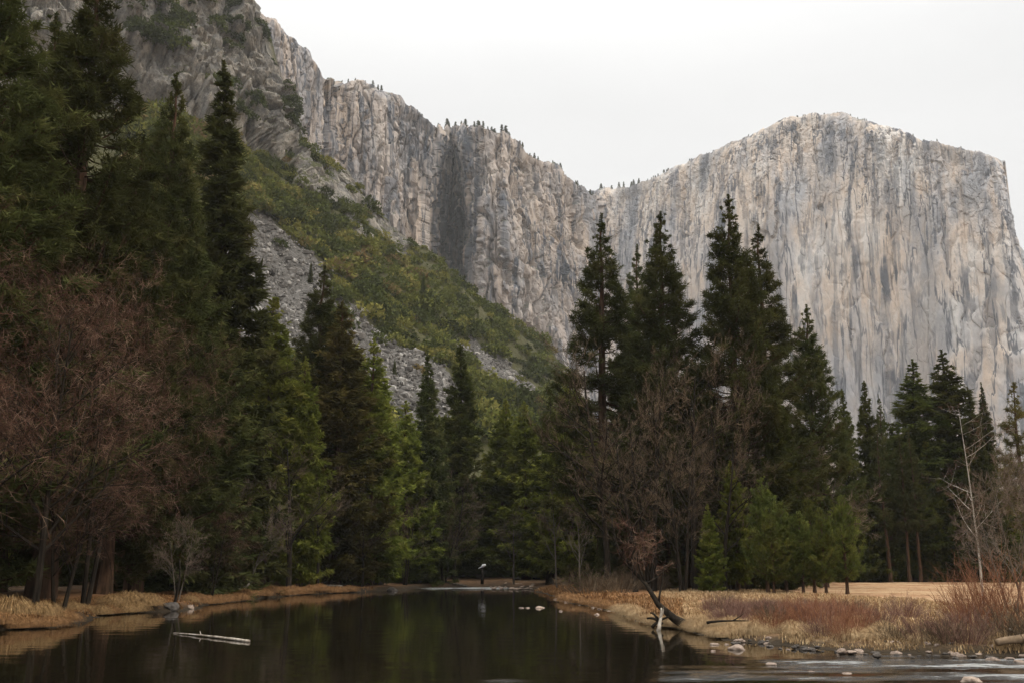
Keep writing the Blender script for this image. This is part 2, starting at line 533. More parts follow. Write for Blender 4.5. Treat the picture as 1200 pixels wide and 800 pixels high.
def gridnorm(Pg):
    du = np.gradient(Pg, axis=0); dv = np.gradient(Pg, axis=1)
    n = np.cross(du, dv); n /= np.linalg.norm(n, axis=-1)[..., None] + 1e-9
    return n


def cliff(name, ctrl, lean, nu, nv, mat, disp, jit, label, back=350, basex=None, seed=0, topround=.4):
    ctrl = [tuple(c) + (0,) * (5 - len(c)) for c in ctrl]
    ctrl = np.array(ctrl, float)
    Pc = P(ctrl[:, 0], ctrl[:, 1], ctrl[:, 2])
    L = np.concatenate([[0], np.cumsum(np.hypot(np.diff(ctrl[:, 0]), np.diff(ctrl[:, 1])) + np.abs(np.diff(ctrl[:, 2])) * .15)])
    u = np.linspace(0, L[-1], nu)
    rim = np.stack([np.interp(u, L, Pc[:, k]) for k in range(3)], -1)
    q = np.stack([rim[:, 0], rim[:, 1], 0 * u], -1)
    rim[:, 2] += jit * fbm(q / 28, 4, seed + 3, .6)
    bx = np.interp(u, L, ctrl[:, 3] if ctrl.shape[1] > 3 else 0 * L)
    v = np.linspace(0, 1, nv) ** .9
    Pg = np.zeros((nu, nv, 3))
    f = (1 - topround) * (1 - v) + topround * (1 - v) ** .28 * np.minimum(1, 1)
    for k in range(2):
        base = rim[:, k] * (1 - lean)
        Pg[..., k] = rim[:, k, None] + (base - rim[:, k])[:, None] * f[None]
    Pg[..., 0] += bx[:, None] * (1 - v)[None] ** .7
    by = np.interp(u, L, ctrl[:, 4])
    Pg[..., 1] += by[:, None] * (1 - v)[None]
    Pg[..., 2] = -15 + (rim[:, 2, None] + 15) * v[None]
    n = gridnorm(Pg)
    n = np.where((n[..., 1] * Pg[..., 1] + n[..., 0] * Pg[..., 0] > 0)[..., None] & False, -n, n)
    if (n[..., 1].mean()) > 0: n = -n
    d = disp(Pg, seed) * (1 - .75 * sstep(.96, 1, v))[None]
    Pg = Pg + n * d[..., None]
    # plateau running back from the rim
    nb = 14
    s = np.linspace(0, 1, nb + 1)[1:] ** 1.6
    dirn = Pg[:, -1, :2] / np.linalg.norm(Pg[:, -1, :2], axis=1)[:, None]
    B = np.zeros((nu, nb, 3))
    B[..., :2] = Pg[:, -1, None, :2] + dirn[:, None] * (s * back)[None, :, None]
    B[..., 2] = Pg[:, -1, None, 2] - (s * 25)[None] + 4 * fbm(np.stack([B[..., 0], B[..., 1], 0 * B[..., 0]], -1) / 40, 3, seed) * s[None] - (s > .99) * 300
    A = np.concatenate([Pg, B], 1)
    rimv = np.broadcast_to(np.concatenate([v, np.ones(nb)])[None], A.shape[:2])
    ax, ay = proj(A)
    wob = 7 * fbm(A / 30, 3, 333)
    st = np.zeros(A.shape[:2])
    for pl in STAIN_SHADE:
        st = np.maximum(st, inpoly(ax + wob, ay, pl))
    me = mesh(name, A.reshape(-1, 3), grid_quads(nu, nv + nb)[:, ::-1], None, mat, False, {'rim': rimv, 'stain_shade': st})
    o = tag(link(name, me), label, kind='structure')
    return Pg[:, -1], ctrl, u, L


def warp(Pg, k, sc, seed):
    return Pg + np.stack([fbm(Pg / sc, 2, seed), fbm(Pg / sc, 2, seed + 5), fbm(Pg / sc, 2, seed + 9)], -1) * k


def facets(Pg, size, zs, seed, step, tilt, gap):
    f1, f2, cv, tl = worley(warp(Pg, size * .25, size * .8, seed) * [1, 1, 1 / zs] / size, seed)
    return (cv - .5) * step + tl * tilt - np.clip(1 - (f2 - f1) * 9, 0, 1) * gap


def disp_cap(Pg, s):
    big = fbm(Pg * [1, 1, .13] / 170, 3, s) * 24
    cr = -np.clip(1 - np.abs(fbm(Pg * [1, 1, .05] / 46, 3, s + 20)) * 9, 0, 1) ** 2 * 5
    fa = facets(Pg, 70, 7.0, s + 3, 7, 4, 2.0) + facets(Pg, 24, 4.5, s + 4, 1.4, 1.0, .4)
    top = sstep(.6, .97, Pg[..., 2] / Pg[:, -1:, 2])
    fb = facets(Pg, 11, 1.0, s + 6, 2.6, 2.6, 1.5) * top
    rough = fbm(Pg * [1, 1, .4] / 12, 3, s + 40, .6) * .8
    return (big + cr) * np.linspace(1, .25, len(Pg))[:, None] ** .5 + fa + fb + rough


def disp_mid(Pg, s):
    big = fbm(Pg * [1, 1, .16] / 90, 3, s) * 22
    cr = -np.clip(1 - np.abs(fbm(Pg * [1, 1, .07] / 40, 4, s + 20, .6)) * 12, 0, 1) * 6
    tilted = Pg @ np.array([[1, 0, .45], [0, 1, 0], [-.45, 0, 1]])
    fa = facets(Pg, 60, 8, s + 3, 13, 6, 6) + facets(tilted, 24, 3.5, s + 4, 4, 3, 2.2) + facets(Pg, 9, 2.2, s + 5, 2.4, 2.0, 1.0)
    return big + cr + fa + fbm(Pg * [1, 1, .6] / 9, 3, s + 40, .6) * 1.6


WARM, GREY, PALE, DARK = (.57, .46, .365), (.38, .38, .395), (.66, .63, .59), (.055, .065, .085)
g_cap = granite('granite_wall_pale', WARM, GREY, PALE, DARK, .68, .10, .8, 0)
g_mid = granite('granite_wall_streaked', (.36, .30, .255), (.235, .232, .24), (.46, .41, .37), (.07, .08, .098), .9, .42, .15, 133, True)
g_far = granite('granite_wall_distant', (.3, .29, .28), (.24, .245, .255), (.4, .4, .4), (.09, .1, .12), .5, .3, .5, 71)

CAP = [(640, 262, 2500), (668, 240, 2450), (690, 226, 2420), (720, 222, 2380), (735, 218, 2330), (770, 208, 2240), (790, 199, 2200), (820, 184, 2140), (850, 172, 2080), (880, 160, 2030), (905, 146, 2000), (930, 136, 1985), (958, 133, 1960), (985, 134, 1930),
       (1010, 143, 1890), (1040, 152, 1850), (1080, 163, 1800), (1120, 171, 1760), (1150, 178, 1730), (1166, 184, 1715, 12), (1176, 191, 1720, 24), (1174, 194, 1800, 30), (1166, 198, 1950, 30), (1150, 205, 2300, 30)]
CAP = [tuple(c) + (0,) * (4 - len(c)) for c in CAP]
rim_cap = cliff('granite_monolith', CAP, .07, 760, 380, g_cap, disp_cap, 5, 'huge pale granite wall with a domed top and vertical dark streaks', 500, None, 1)
MID = [(262, -22, 1020), (285, 10, 1050), (315, 28, 1080), (335, 42, 1095), (358, 57, 1110), (370, 70, 1120), (385, 90, 1140), (402, 98, 1230), (420, 97, 1240), (445, 104, 1250), (470, 115, 1265), (490, 130, 1275), (512, 147, 1280), (517, 150, 1410, 0, 190), (526, 150, 1455, 0, 340), (538, 149, 1455, 0, 340), (550, 149, 1310, 0, 20),
       (566, 150, 1270), (590, 152, 1265), (610, 169, 1290), (628, 184, 1310), (650, 195, 1340), (665, 207, 1360), (684, 219, 1400), (697, 228, 1440), (702, 234, 1560), (700, 240, 1900)]
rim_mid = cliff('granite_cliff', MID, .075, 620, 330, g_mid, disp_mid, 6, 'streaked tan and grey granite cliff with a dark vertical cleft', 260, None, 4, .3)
FARC = [(1120, 235, 2900), (1165, 262, 2900), (1188, 281, 2880), (1200, 296, 2860), (1215, 312, 2840), (1260, 340, 2800), (1340, 380, 2800)]
cliff('distant_ridge', FARC, .12, 160, 120, g_far, disp_mid, 8, 'low distant blue grey ridge beyond the huge granite wall', 500, None, 8)
BEH = [(-300, 300, 1500), (100, 120, 1500), (300, 110, 1500), (520, 250, 1600), (640, 330, 1700)]

# ------------------------------------------------------------------ hillside with its crag
SIL = np.array([(-260, -330), (-160, -270), (0, -190), (150, -95), (230, -42), (280, 2), (300, 20), (318, 33), (328, 68), (340, 108), (350, 148), (365, 183), (395, 205), (420, 226), (450, 255), (480, 280), (520, 310), (560, 345), (600, 375), (640, 405), (668, 455), (700, 520), (760, 600), (820, 655)], float)
BRK = np.array([(-260, 60), (0, 100), (150, 118), (200, 126), (260, 148), (300, 166), (345, 186), (365, 195), (395, 222), (420, 240), (450, 266), (480, 288)], float)
nu, na, nc, nb = 560, 300, 210, 14
pc = np.linspace(-260, 820, nu)
sil = np.interp(pc, SIL[:, 0], SIL[:, 1]) + 3.0 * fbm(np.stack([pc / 16, 0 * pc, 0 * pc], -1), 4, 5, .6)
brk = np.interp(pc, BRK[:, 0], BRK[:, 1])
brk = np.where(pc > 480, sil + 6, np.maximum(brk, sil + 6))
Yb = np.interp(pc, [-260, 100, 300, 365, 640, 820], [380, 440, 500, 560, 640, 660])
Ys = Yb + np.interp(pc, [-260, 280, 340, 365, 480, 820], [170, 150, 90, 24, 14, 10])
toe = np.stack([(pc - 600) / F * 205, np.full(nu, 205.), np.full(nu, -1.)], -1)
Pb = P(pc, brk, Yb); Psil = P(pc, sil, Ys)
ta = np.linspace(0, 1, na, endpoint=False); tcg = np.linspace(0, 1, nc)
A1 = toe[:, None] + (Pb - toe)[:, None] * ta[None, :, None]
A1[..., 2] -= (np.sin(ta * np.pi) * 9)[None] * np.clip((Pb[:, 2] / 150), .2, 1)[:, None]
A2 = Pb[:, None] + (Psil - Pb)[:, None] * tcg[None, :, None]
tb = np.linspace(0, 1, nb + 1)[1:]
dirn = Psil[:, :2] / np.linalg.norm(Psil[:, :2], axis=1)[:, None]
A3 = np.zeros((nu, nb, 3)); A3[..., :2] = Psil[:, None, :2] + dirn[:, None] * (tb * 160)[None, :, None]; A3[..., 2] = Psil[:, None, 2] - (tb ** 1.5 * 70)[None]
HS = np.concatenate([A1, A2, A3], 1)
crag = np.zeros(HS.shape[:2])
wide = np.clip((brk - sil - 8) / 40, 0, 1)
crag[:, na:na + nc] = wide[:, None]
crag[:, na - 14:na] = wide[:, None] * np.linspace(0, 1, 14)[None]
hn = gridnorm(HS)
if hn[..., 1].mean() > 0: hn = -hn
hpx, hpy = proj(HS)
OUT = [[(338, 186), (372, 186), (402, 206), (428, 232), (418, 250), (385, 246), (352, 222)], [(430, 236), (482, 282), (478, 300), (440, 276)], [(396, 246), (430, 262), (446, 290), (418, 284)], [(120, 60), (260, 120), (300, 160), (230, 150), (120, 110)]]
nzh = fbm(HS / 26, 4, 60)
outc = np.zeros(HS.shape[:2])
for o_ in OUT:
    outc = np.maximum(outc, inpoly(hpx + 9 * nzh, hpy + 9 * fbm(HS / 22, 3, 66), o_).astype(float))
SCR = [[(268, 240), (312, 258), (338, 278), (378, 318), (392, 352), (380, 420), (300, 440), (225, 400), (230, 280)], [(395, 352), (432, 372), (472, 402), (512, 428), (545, 462), (560, 500), (480, 520), (420, 480), (398, 420)],
       [(520, 388), (556, 400), (592, 424), (622, 446), (640, 470), (596, 458), (556, 432)]]
scr = np.zeros(HS.shape[:2])
for o_ in SCR:
    scr = np.maximum(scr, inpoly(hpx + 10 * nzh, hpy + 10 * fbm(HS / 18, 3, 68), o_).astype(float))
scr *= (1 - crag)
rocky = np.maximum(crag, outc)
dcr = fbm(HS / 60, 3, 97) * 16 + facets(HS, 30, 1.7, 90, 17, 12, 6) + facets(HS, 12, 1.5, 91, 7, 6, 3) + facets(HS, 5, 1.4, 92, 2.6, 2.4, 1.0) + fbm(HS / 8, 3, 95, .6) * 1.5
dsl = fbm(HS / 40, 3, 101) * 5 + fbm(HS / 7, 3, 103) * .7
dmix = dsl * (1 - rocky) + (dcr * np.maximum(crag, .35 * outc) + 3 * outc) * rocky
fade = np.concatenate([np.clip(ta * 4, 0, 1), 1 - .6 * sstep(.85, 1, tcg), np.full(nb, .4)])
HS = HS + hn * (dmix * fade[None])[..., None]
m, t, out = nodes('hillside_rock_scree_and_soil')
g = geo(t); pos = g.outputs['Position']
a1 = noise(t, pos, 1 / 14, 6, .7); a2 = noise(t, pos, 1 / 2.2, 5, .75, (1, 1, .7)); a3 = noise(t, pos, 1 / 9, 5, .65, (1, 1, .18))
rk = ramp(t, a1, [(.3, (.10, .097, .093)), (.46, (.19, .178, .16)), (.6, (.30, .268, .225)), (.74, (.40, .36, .31))])
rk = mix(t, ramp(t, a3, [(.52, 0.0), (.66, .7)]), rk, (.085, .085, .085))
rk = mix(t, ramp(t, a2, [(.36, .7), (.5, 0.0)]), rk, (.06, .058, .05))
rk = mix(t, ramp(t, a2, [(.55, 0.0), (.7, .45)]), rk, (.46, .42, .36))
sep = t.nodes.new('ShaderNodeSeparateXYZ'); t.links.new(g.outputs['Normal'], sep.inputs[0])
vm = math_(t, 'ADD', sep.outputs[2], math_(t, 'MULTIPLY', math_(t, 'SUBTRACT', noise(t, pos, 1 / 20, 6, .7), .5), 1.7))
rk = mix(t, ramp(t, vm, [(.55, 0.0), (.66, 1.0)]), rk, (.06, .06, .026))
so = ramp(t, a1, [(.3, (.045, .045, .018)), (.6, (.075, .07, .03)), (.75, (.13, .115, .075))])
sc_ = ramp(t, noise(t, pos, 1 / .9, 4, .8), [(.3, (.04, .036, .032)), (.5, (.10, .092, .083)), (.7, (.22, .205, .188))])
c = mix(t, attr(t, 'scree'), so, sc_)
c = mix(t, attr(t, 'rocky'), c, rk)
hh = math_(t, 'ADD', a2, math_(t, 'MULTIPLY', a1, 1.5))
surf(t, out, c, .95, hh, .9, 1.6, .1)
me = mesh('hillside', HS.reshape(-1, 3), grid_quads(nu, HS.shape[1])[:, ::-1], None, m, False, {'rocky': rocky, 'scree': scr})
tag(link('hillside', me), 'steep hillside of grey crags and scree falling to the forest', kind='structure')


def blob_rock(seed, sub=2, flat=.6, rough=.28):
    import bmesh
    bm = bmesh.new(); bmesh.ops.create_icosphere(bm, subdivisions=sub, radius=1)
    v = np.array([x.co[:] for x in bm.verts]); f = np.array([[x.index for x in fc.verts] for fc in bm.faces]); bm.free()
    r = np.random.default_rng(seed)
    # a few planar chops make a worn boulder rather than a ball
    for _ in range(7):
        n = r.normal(size=3); n /= np.linalg.norm(n); h = r.uniform(.55, .85)
        d = v @ n - h; v = v - np.outer(np.clip(d, 0, None) * .85, n)
    v = v * (1 + rough * fbm(v * 1.4 + seed, 3, seed)[:, None])
    v = v * [1, r.uniform(.65, .95), flat]
    return v, f


# rubble of the scree slopes
hv = HS.reshape(-1, 3); scm = (scr.reshape(-1) > .5) & (np.repeat(np.arange(nu), HS.shape[1]) > 0)
idx = np.flatnonzero(scm); vis = (proj(hv[idx])[1] < 520) & (proj(hv[idx])[0] > 180); idx = idx[vis]
nR = 9000
pick = rng.choice(idx, nR)
sz = np.exp(rng.normal(-.6, .6, nR)); sz = np.clip(sz, .2, 2.8)
v0, f0 = blob_rock(3, 1, .8, .3)
cen = hv[pick] + rng.normal(size=(nR, 3)) * [1.2, 1.2, .2]
ang = rng.uniform(0, 6.28, nR); ca, sa = np.cos(ang), np.sin(ang)
vv = v0[None] * (sz[:, None, None] * rng.uniform(.6, 1.3, (nR, 1, 3)))
vv = np.stack([vv[..., 0] * ca[:, None] - vv[..., 1] * sa[:, None], vv[..., 0] * sa[:, None] + vv[..., 1] * ca[:, None], vv[..., 2]], -1) + cen[:, None]
ff = (f0[None] + (np.arange(nR) * len(v0))[:, None, None]).reshape(-1, 3)
m, t, out = nodes('scree_stone'); a = attr(t, 'shade')
surf(t, out, ramp(t, a, [(0, (.05, .045, .04)), (.5, (.14, .128, .115)), (1, (.36, .34, .31))]), .9)
me = mesh('scree_rubble', vv.reshape(-1, 3), None, ff, m, False, {'shade': np.repeat(rng.random(nR), len(v0))})
tag(link('scree_rubble', me), 'grey broken stones covering the bare strips of the hillside', 'scree', kind='stuff')

# shrub cover of the hillside
allm = (np.arange(HS.shape[1])[None] < na + nc - 3) & np.ones((nu, 1), bool)
hp2, hq2 = proj(HS)
dens = np.where(rocky > .5, np.where(crag > .5, .34, .16), 1.0)
clus = fbm(HS / 30, 3, 120)
dens = dens * np.where(rocky > .5, (clus > .12) * 3.2, sstep(-.75, -.3, clus))
dens = np.where(scr > .5, .012, dens) * allm * (hp2 > 150) * (hq2 > -20) * (hq2 < 520)
# sample evenly over the surface as it is seen, weighting by the pixel area of each cell
cell = np.abs(np.gradient(hp2, axis=0) * np.gradient(hq2, axis=1)) + 1e-6
w = (dens * cell).ravel(); w /= w.sum()
nS = 3300
pick = rng.choice(len(w), nS, p=w)
cen = hv[pick]; rs = np.exp(rng.normal(1.15, .42, nS)); rs = np.clip(rs * 1.12, 1.2, 7.0) * np.where(rocky.ravel()[pick] > .5, .8, 1)
K = 200
dv = rng.normal(size=(nS, K, 3)); dv[..., 2] = np.abs(dv[..., 2]) * 1.0 - .15; dv /= np.linalg.norm(dv, axis=-1)[..., None]
lump = 1 + .3 * np.sin(dv[..., 0] * 5 + rng.uniform(0, 6, (nS, 1))) * np.sin(dv[..., 1] * 5 + rng.uniform(0, 6, (nS, 1)))
cp = cen[:, None] + dv * (rs[:, None] * lump * rng.uniform(.72, 1.05, (nS, K)))[..., None] * [1.05, 1.05, .95]


def leaf_tris(c, d, ln, wd, r=rng):
    """one triangle per centre c along direction d"""
    n = len(c)
    s = np.cross(d, r.normal(size=(n, 3))); s /= np.linalg.norm(s, axis=1)[:, None] + 1e-9
    ln = np.broadcast_to(np.asarray(ln, float), (n,))[:, None]; wd = np.broadcast_to(np.asarray(wd, float), (n,))[:, None]
    v = np.stack([c - s * wd * .5 - d * ln * .3, c + s * wd * .5 - d * ln * .3, c + d * ln * .7], 1)
    return v.reshape(-1, 3), np.arange(n * 3).reshape(-1, 3)


cpf = cp.reshape(-1, 3); dd = (dv + rng.normal(size=dv.shape) * .7).reshape(-1, 3); dd /= np.linalg.norm(dd, axis=1)[:, None]
lv, lf = leaf_tris(cpf, dd, np.repeat(rs, K) ** .7 * .48, np.repeat(rs, K) ** .7 * .4)
m, t, out = nodes('chaparral_leaves'); a = attr(t, 'tone')
cc = ramp(t, a, [(0, (.042, .048, .018)), (.3, (.06, .072, .02)), (.6, (.12, .128, .03)), (.85, (.205, .188, .048)), (1, (.16, .11, .05))])
d_ = N(t, 'ShaderNodeBsdfDiffuse'); tr = N(t, 'ShaderNodeBsdfTranslucent'); t.links.new(cc, d_.inputs[0]); t.links.new(cc, tr.inputs[0])
mx = N(t, 'ShaderNodeMixShader', Fac=.2); t.links.new(d_.outputs[0], mx.inputs[1]); t.links.new(tr.outputs[0], mx.inputs[2]); t.links.new(mx.outputs[0], out.inputs[0])
tone = np.clip(.5 + .22 * rng.normal(size=nS) + .35 * fbm(cen / 45, 2, 130), 0, 1) * np.where(crag.ravel()[pick] > .5, .45, 1)
me = mesh('hillside_shrubbery', lv, None, lf, m, False, {'tone': np.repeat(tone, K * 3)})
tag(link('hillside_shrubbery', me), 'olive green chaparral shrubs blanketing the steep hillside', 'shrub cover', kind='stuff')


# ------------------------------------------------------------------ conifers
def conifer(kind, h, rad, cb, seed, dense=1.0, fol='pine', barkm='barkp', sparse=0.0):
    r = np.random.default_rng(seed)
    tr = MB()
    zz = np.linspace(0, h, 14)
    bend = np.cumsum(r.normal(size=(14, 2)) * h * .0022, 0); bend -= bend[0]
    path = np.stack([bend[:, 0], bend[:, 1], zz], -1)
    r0 = .0105 * h + .08
    rad_t = r0 * (1 - zz / h) ** .8 + .02; rad_t[0] *= 1.35
    tr.tube(path, rad_t, 8)
    axisx = lambda z: np.array([np.interp(z, zz, path[:, 0]), np.interp(z, zz, path[:, 1]), z])
    tc_, td_ = [], []
    ls0, ls1, lr0, lr1 = [], [], [], []
    step = {'pine': .42, 'fir': .40, 'cedar': .38, 'young': .3}[kind] / dense
    z = cb * h
    hc = h * (1 - cb)
    while z < h * .985:
        t = (z - cb * h) / hc
        if kind == 'pine':
            prof = 1.18 * (1 - t) ** 1.02 * (.62 + .38 * min(1, t / .12)); nb = 5; el = -.25 + .8 * t
        elif kind == 'fir':
            prof = 1.12 * (1 - t) ** 1.08 * (.75 + .25 * min(1, t / .12)); nb = 5; el = -.35 + .75 * t
        elif kind == 'young':
            prof = (1 - t) ** .75 * (.7 + .3 * min(1, t / .15)); nb = 5; el = .15 + .6 * t
        else:
            prof = 1.08 * (1 - t) ** .95 * (.65 + .35 * min(1, t / .2)); nb = 5; el = -.1 + .6 * t
        for _ in range(nb):
            if r.random() < sparse: continue
            L = rad * prof * r.uniform(.62, 1.22) + .12
            if r.random() < .07: L *= 1.3
            if L < .1: continue
            az = r.uniform(0, 2 * np.pi); e = el + r.normal() * .16
            o = axisx(z + r.normal() * .12)
            d = np.array([math.cos(az) * math.cos(e), math.sin(az) * math.cos(e), math.sin(e)])
            curl = {'pine': .28, 'fir': .1, 'cedar': .2, 'young': .35}[kind] * L
            s = np.linspace(0, 1, 5)
            lp = o + d * (s * L)[:, None]; lp[:, 2] += curl * s ** 2.2 - (.10 * L * np.sin(s * np.pi))
            rr = max(.012, .02 * L) * (1 - .8 * s) + .006
            ls0.append(lp[:-1]); ls1.append(lp[1:]); lr0.append(rr[:-1]); lr1.append(rr[1:])
            side = np.array([-math.sin(az), math.cos(az), 0])
            start = .3 if kind == 'pine' else .12
            sp = {'pine': .42, 'fir': .3, 'cedar': .3, 'young': .26}[kind]
            nt = max(2, int(L * (1 - start) / sp * (2.5 if kind == 'pine' else 2.0)))
            ss = start + (1 - start) * r.random(nt) ** (.7 if kind == 'pine' else .9); ss[0] = 1.0
            base = o + d * (ss * L)[:, None]; base[:, 2] += curl * ss ** 2.2 - .1 * L * np.sin(ss * np.pi)
            wd = (.30 * L * (1.05 - ss) + .12) * r.uniform(-1, 1, nt) * (1.2 if kind == 'cedar' else 1.0)
            base = base + side * wd[:, None]
            base[:, 2] += r.normal(size=nt) * .09 + (-.10 * np.abs(wd) if kind in ('fir', 'cedar') else 0)
            dr = d * .8 + side * np.sign(wd)[:, None] * .5 + np.array([0, 0, .35 if kind in ('pine', 'young') else -.15])
            tc_.append(base); td_.append(dr)
        z += step * r.uniform(.7, 1.3) * (1 + (.35 if kind == 'pine' and r.random() < .25 else 0))
    # leader
    top = np.array([axisx(h * q) for q in np.linspace(.955, 1.0, 9)]); tc_.append(top); td_.append(np.tile([0, 0, 1.0], (9, 1)))
    tr.segs(np.concatenate(ls0), np.concatenate(ls1), np.concatenate(lr0), np.concatenate(lr1), 3)
    c = np.concatenate(tc_); d = np.concatenate(td_); d /= np.linalg.norm(d, axis=1)[:, None]
    per, ln, wdt, spread, off = {'pine': (30, .40, .07, 1.5, .24), 'fir': (13, .5, .13, .8, .18), 'cedar': (11, .5, .15, .65, .18), 'young': (13, .42, .075, .8, .1)}[kind]
    k = per
    zt = np.clip((h - c[:, 2]) / (.16 * h), .38, 1.0); zt = np.repeat(zt, k)
    cc = np.repeat(c, k, 0); dd = np.repeat(d, k, 0) + r.normal(size=(len(c) * k, 3)) * spread
    dd /= np.linalg.norm(dd, axis=1)[:, None]
    cc = cc + (dd * (r.random(len(cc)) * off)[:, None] * 1.2 + r.normal(size=cc.shape) * off * .45) * zt[:, None]
    lv, lf = leaf_tris(cc, dd, ln * zt * r.uniform(.7, 1.25, len(cc)), wdt * r.uniform(.7, 1.3, len(cc)), r)
    return h, tr.build('trunk', M[barkm]), mesh('crown', lv, None, lf, M[fol])


PROTO = {
    'pineA': conifer('pine', 32, 4.4, .14, 1, 1.15),
    'pineB': conifer('pine', 32, 4.0, .2, 2, .95, sparse=.1),
    'pineC': conifer('pine', 32, 5.0, .06, 3, 1.15),
    'pineD': conifer('pine', 30, 3.6, .35, 4, .8, sparse=.22),
    'firA': conifer('fir', 30, 3.6, .04, 5, 1.1, 'fir', 'barkd'),
    'firB': conifer('fir', 30, 4.2, .12, 6, 1.0, 'fir', 'barkd'),
    'firC': conifer('fir', 30, 3.0, .02, 7, 1.15, 'pine', 'barkd'),
    'cedarA': conifer('cedar', 22, 3.4, .03, 8, 1.0, 'cedar'),
    'cedarB': conifer('cedar', 22, 3.9, .10, 9, .95, 'cedar'),
    'cedarR': conifer('cedar', 24, 3.6, .03, 10, 1.0, 'rust'),
    'youngA': conifer('young', 9, 2.1, .17, 11, 1.0, 'young'),
    'youngB': conifer('young', 9, 2.3, .2, 12, 1.0, 'young'),
    'sparse': conifer('pine', 26, 3.2, .3, 13, .8, 'rust', 'barkp', .35),
}
# a low version for trees a few pixels high on far rims
def tinytree(seed):
    r = np.random.default_rng(seed); n = 130
    z = r.random(n) ** 1.3; rr = (1 - z) ** .8 * .2 * r.uniform(.3, 1, n); a = r.uniform(0, 6.28, n)
    c = np.stack([rr * np.cos(a), rr * np.sin(a), .12 + .88 * z], -1)
    d = np.stack([np.cos(a), np.sin(a), .2 * r.normal(size=n)], -1); d /= np.linalg.norm(d, axis=1)[:, None]
    v, f = leaf_tris(c, d, .16, .1, r)
    b = MB(); b.add(v, None, f); b.tube([(0, 0, -.05), (0, 0, 1)], [.02, .004], 4)
    return b.build('small_pine', M['pine'])


def tree(kind, px, ptop, Y, label, group=None, wf=1.0, name=None, cat='tree', zb=None, lean=0.0):
    h0, tm, cm = PROTO[kind]
    wf = wf * {'pi': 1.22, 'fi': 1.3, 'ce': 1.2, 'yo': .85, 'sp': 1.1}[kind[:2]]
    Y = ashore(px, 690, Y, 3.5 if kind[0] != 'y' else 1)
    p = P(px, ptop, Y)
    zb = gz(p[0], p[1]) - .15 if zb is None else zb
    s = (p[2] - zb) / h0
    o = link(name or {'pi': 'pine_tree', 'fi': 'fir_tree', 'ce': 'cedar_tree', 'yo': 'young_pine', 'sp': 'pine_tree'}[kind[:2]], None, None, (p[0], p[1], zb), random.uniform(0, 6.28), (s * wf, s * wf, s))
    if lean: o.rotation_euler = (0, lean, o.rotation_euler[2])
    tag(o, label, cat, group)
    link('trunk', tm, o); link('crown', cm, o)
    return o


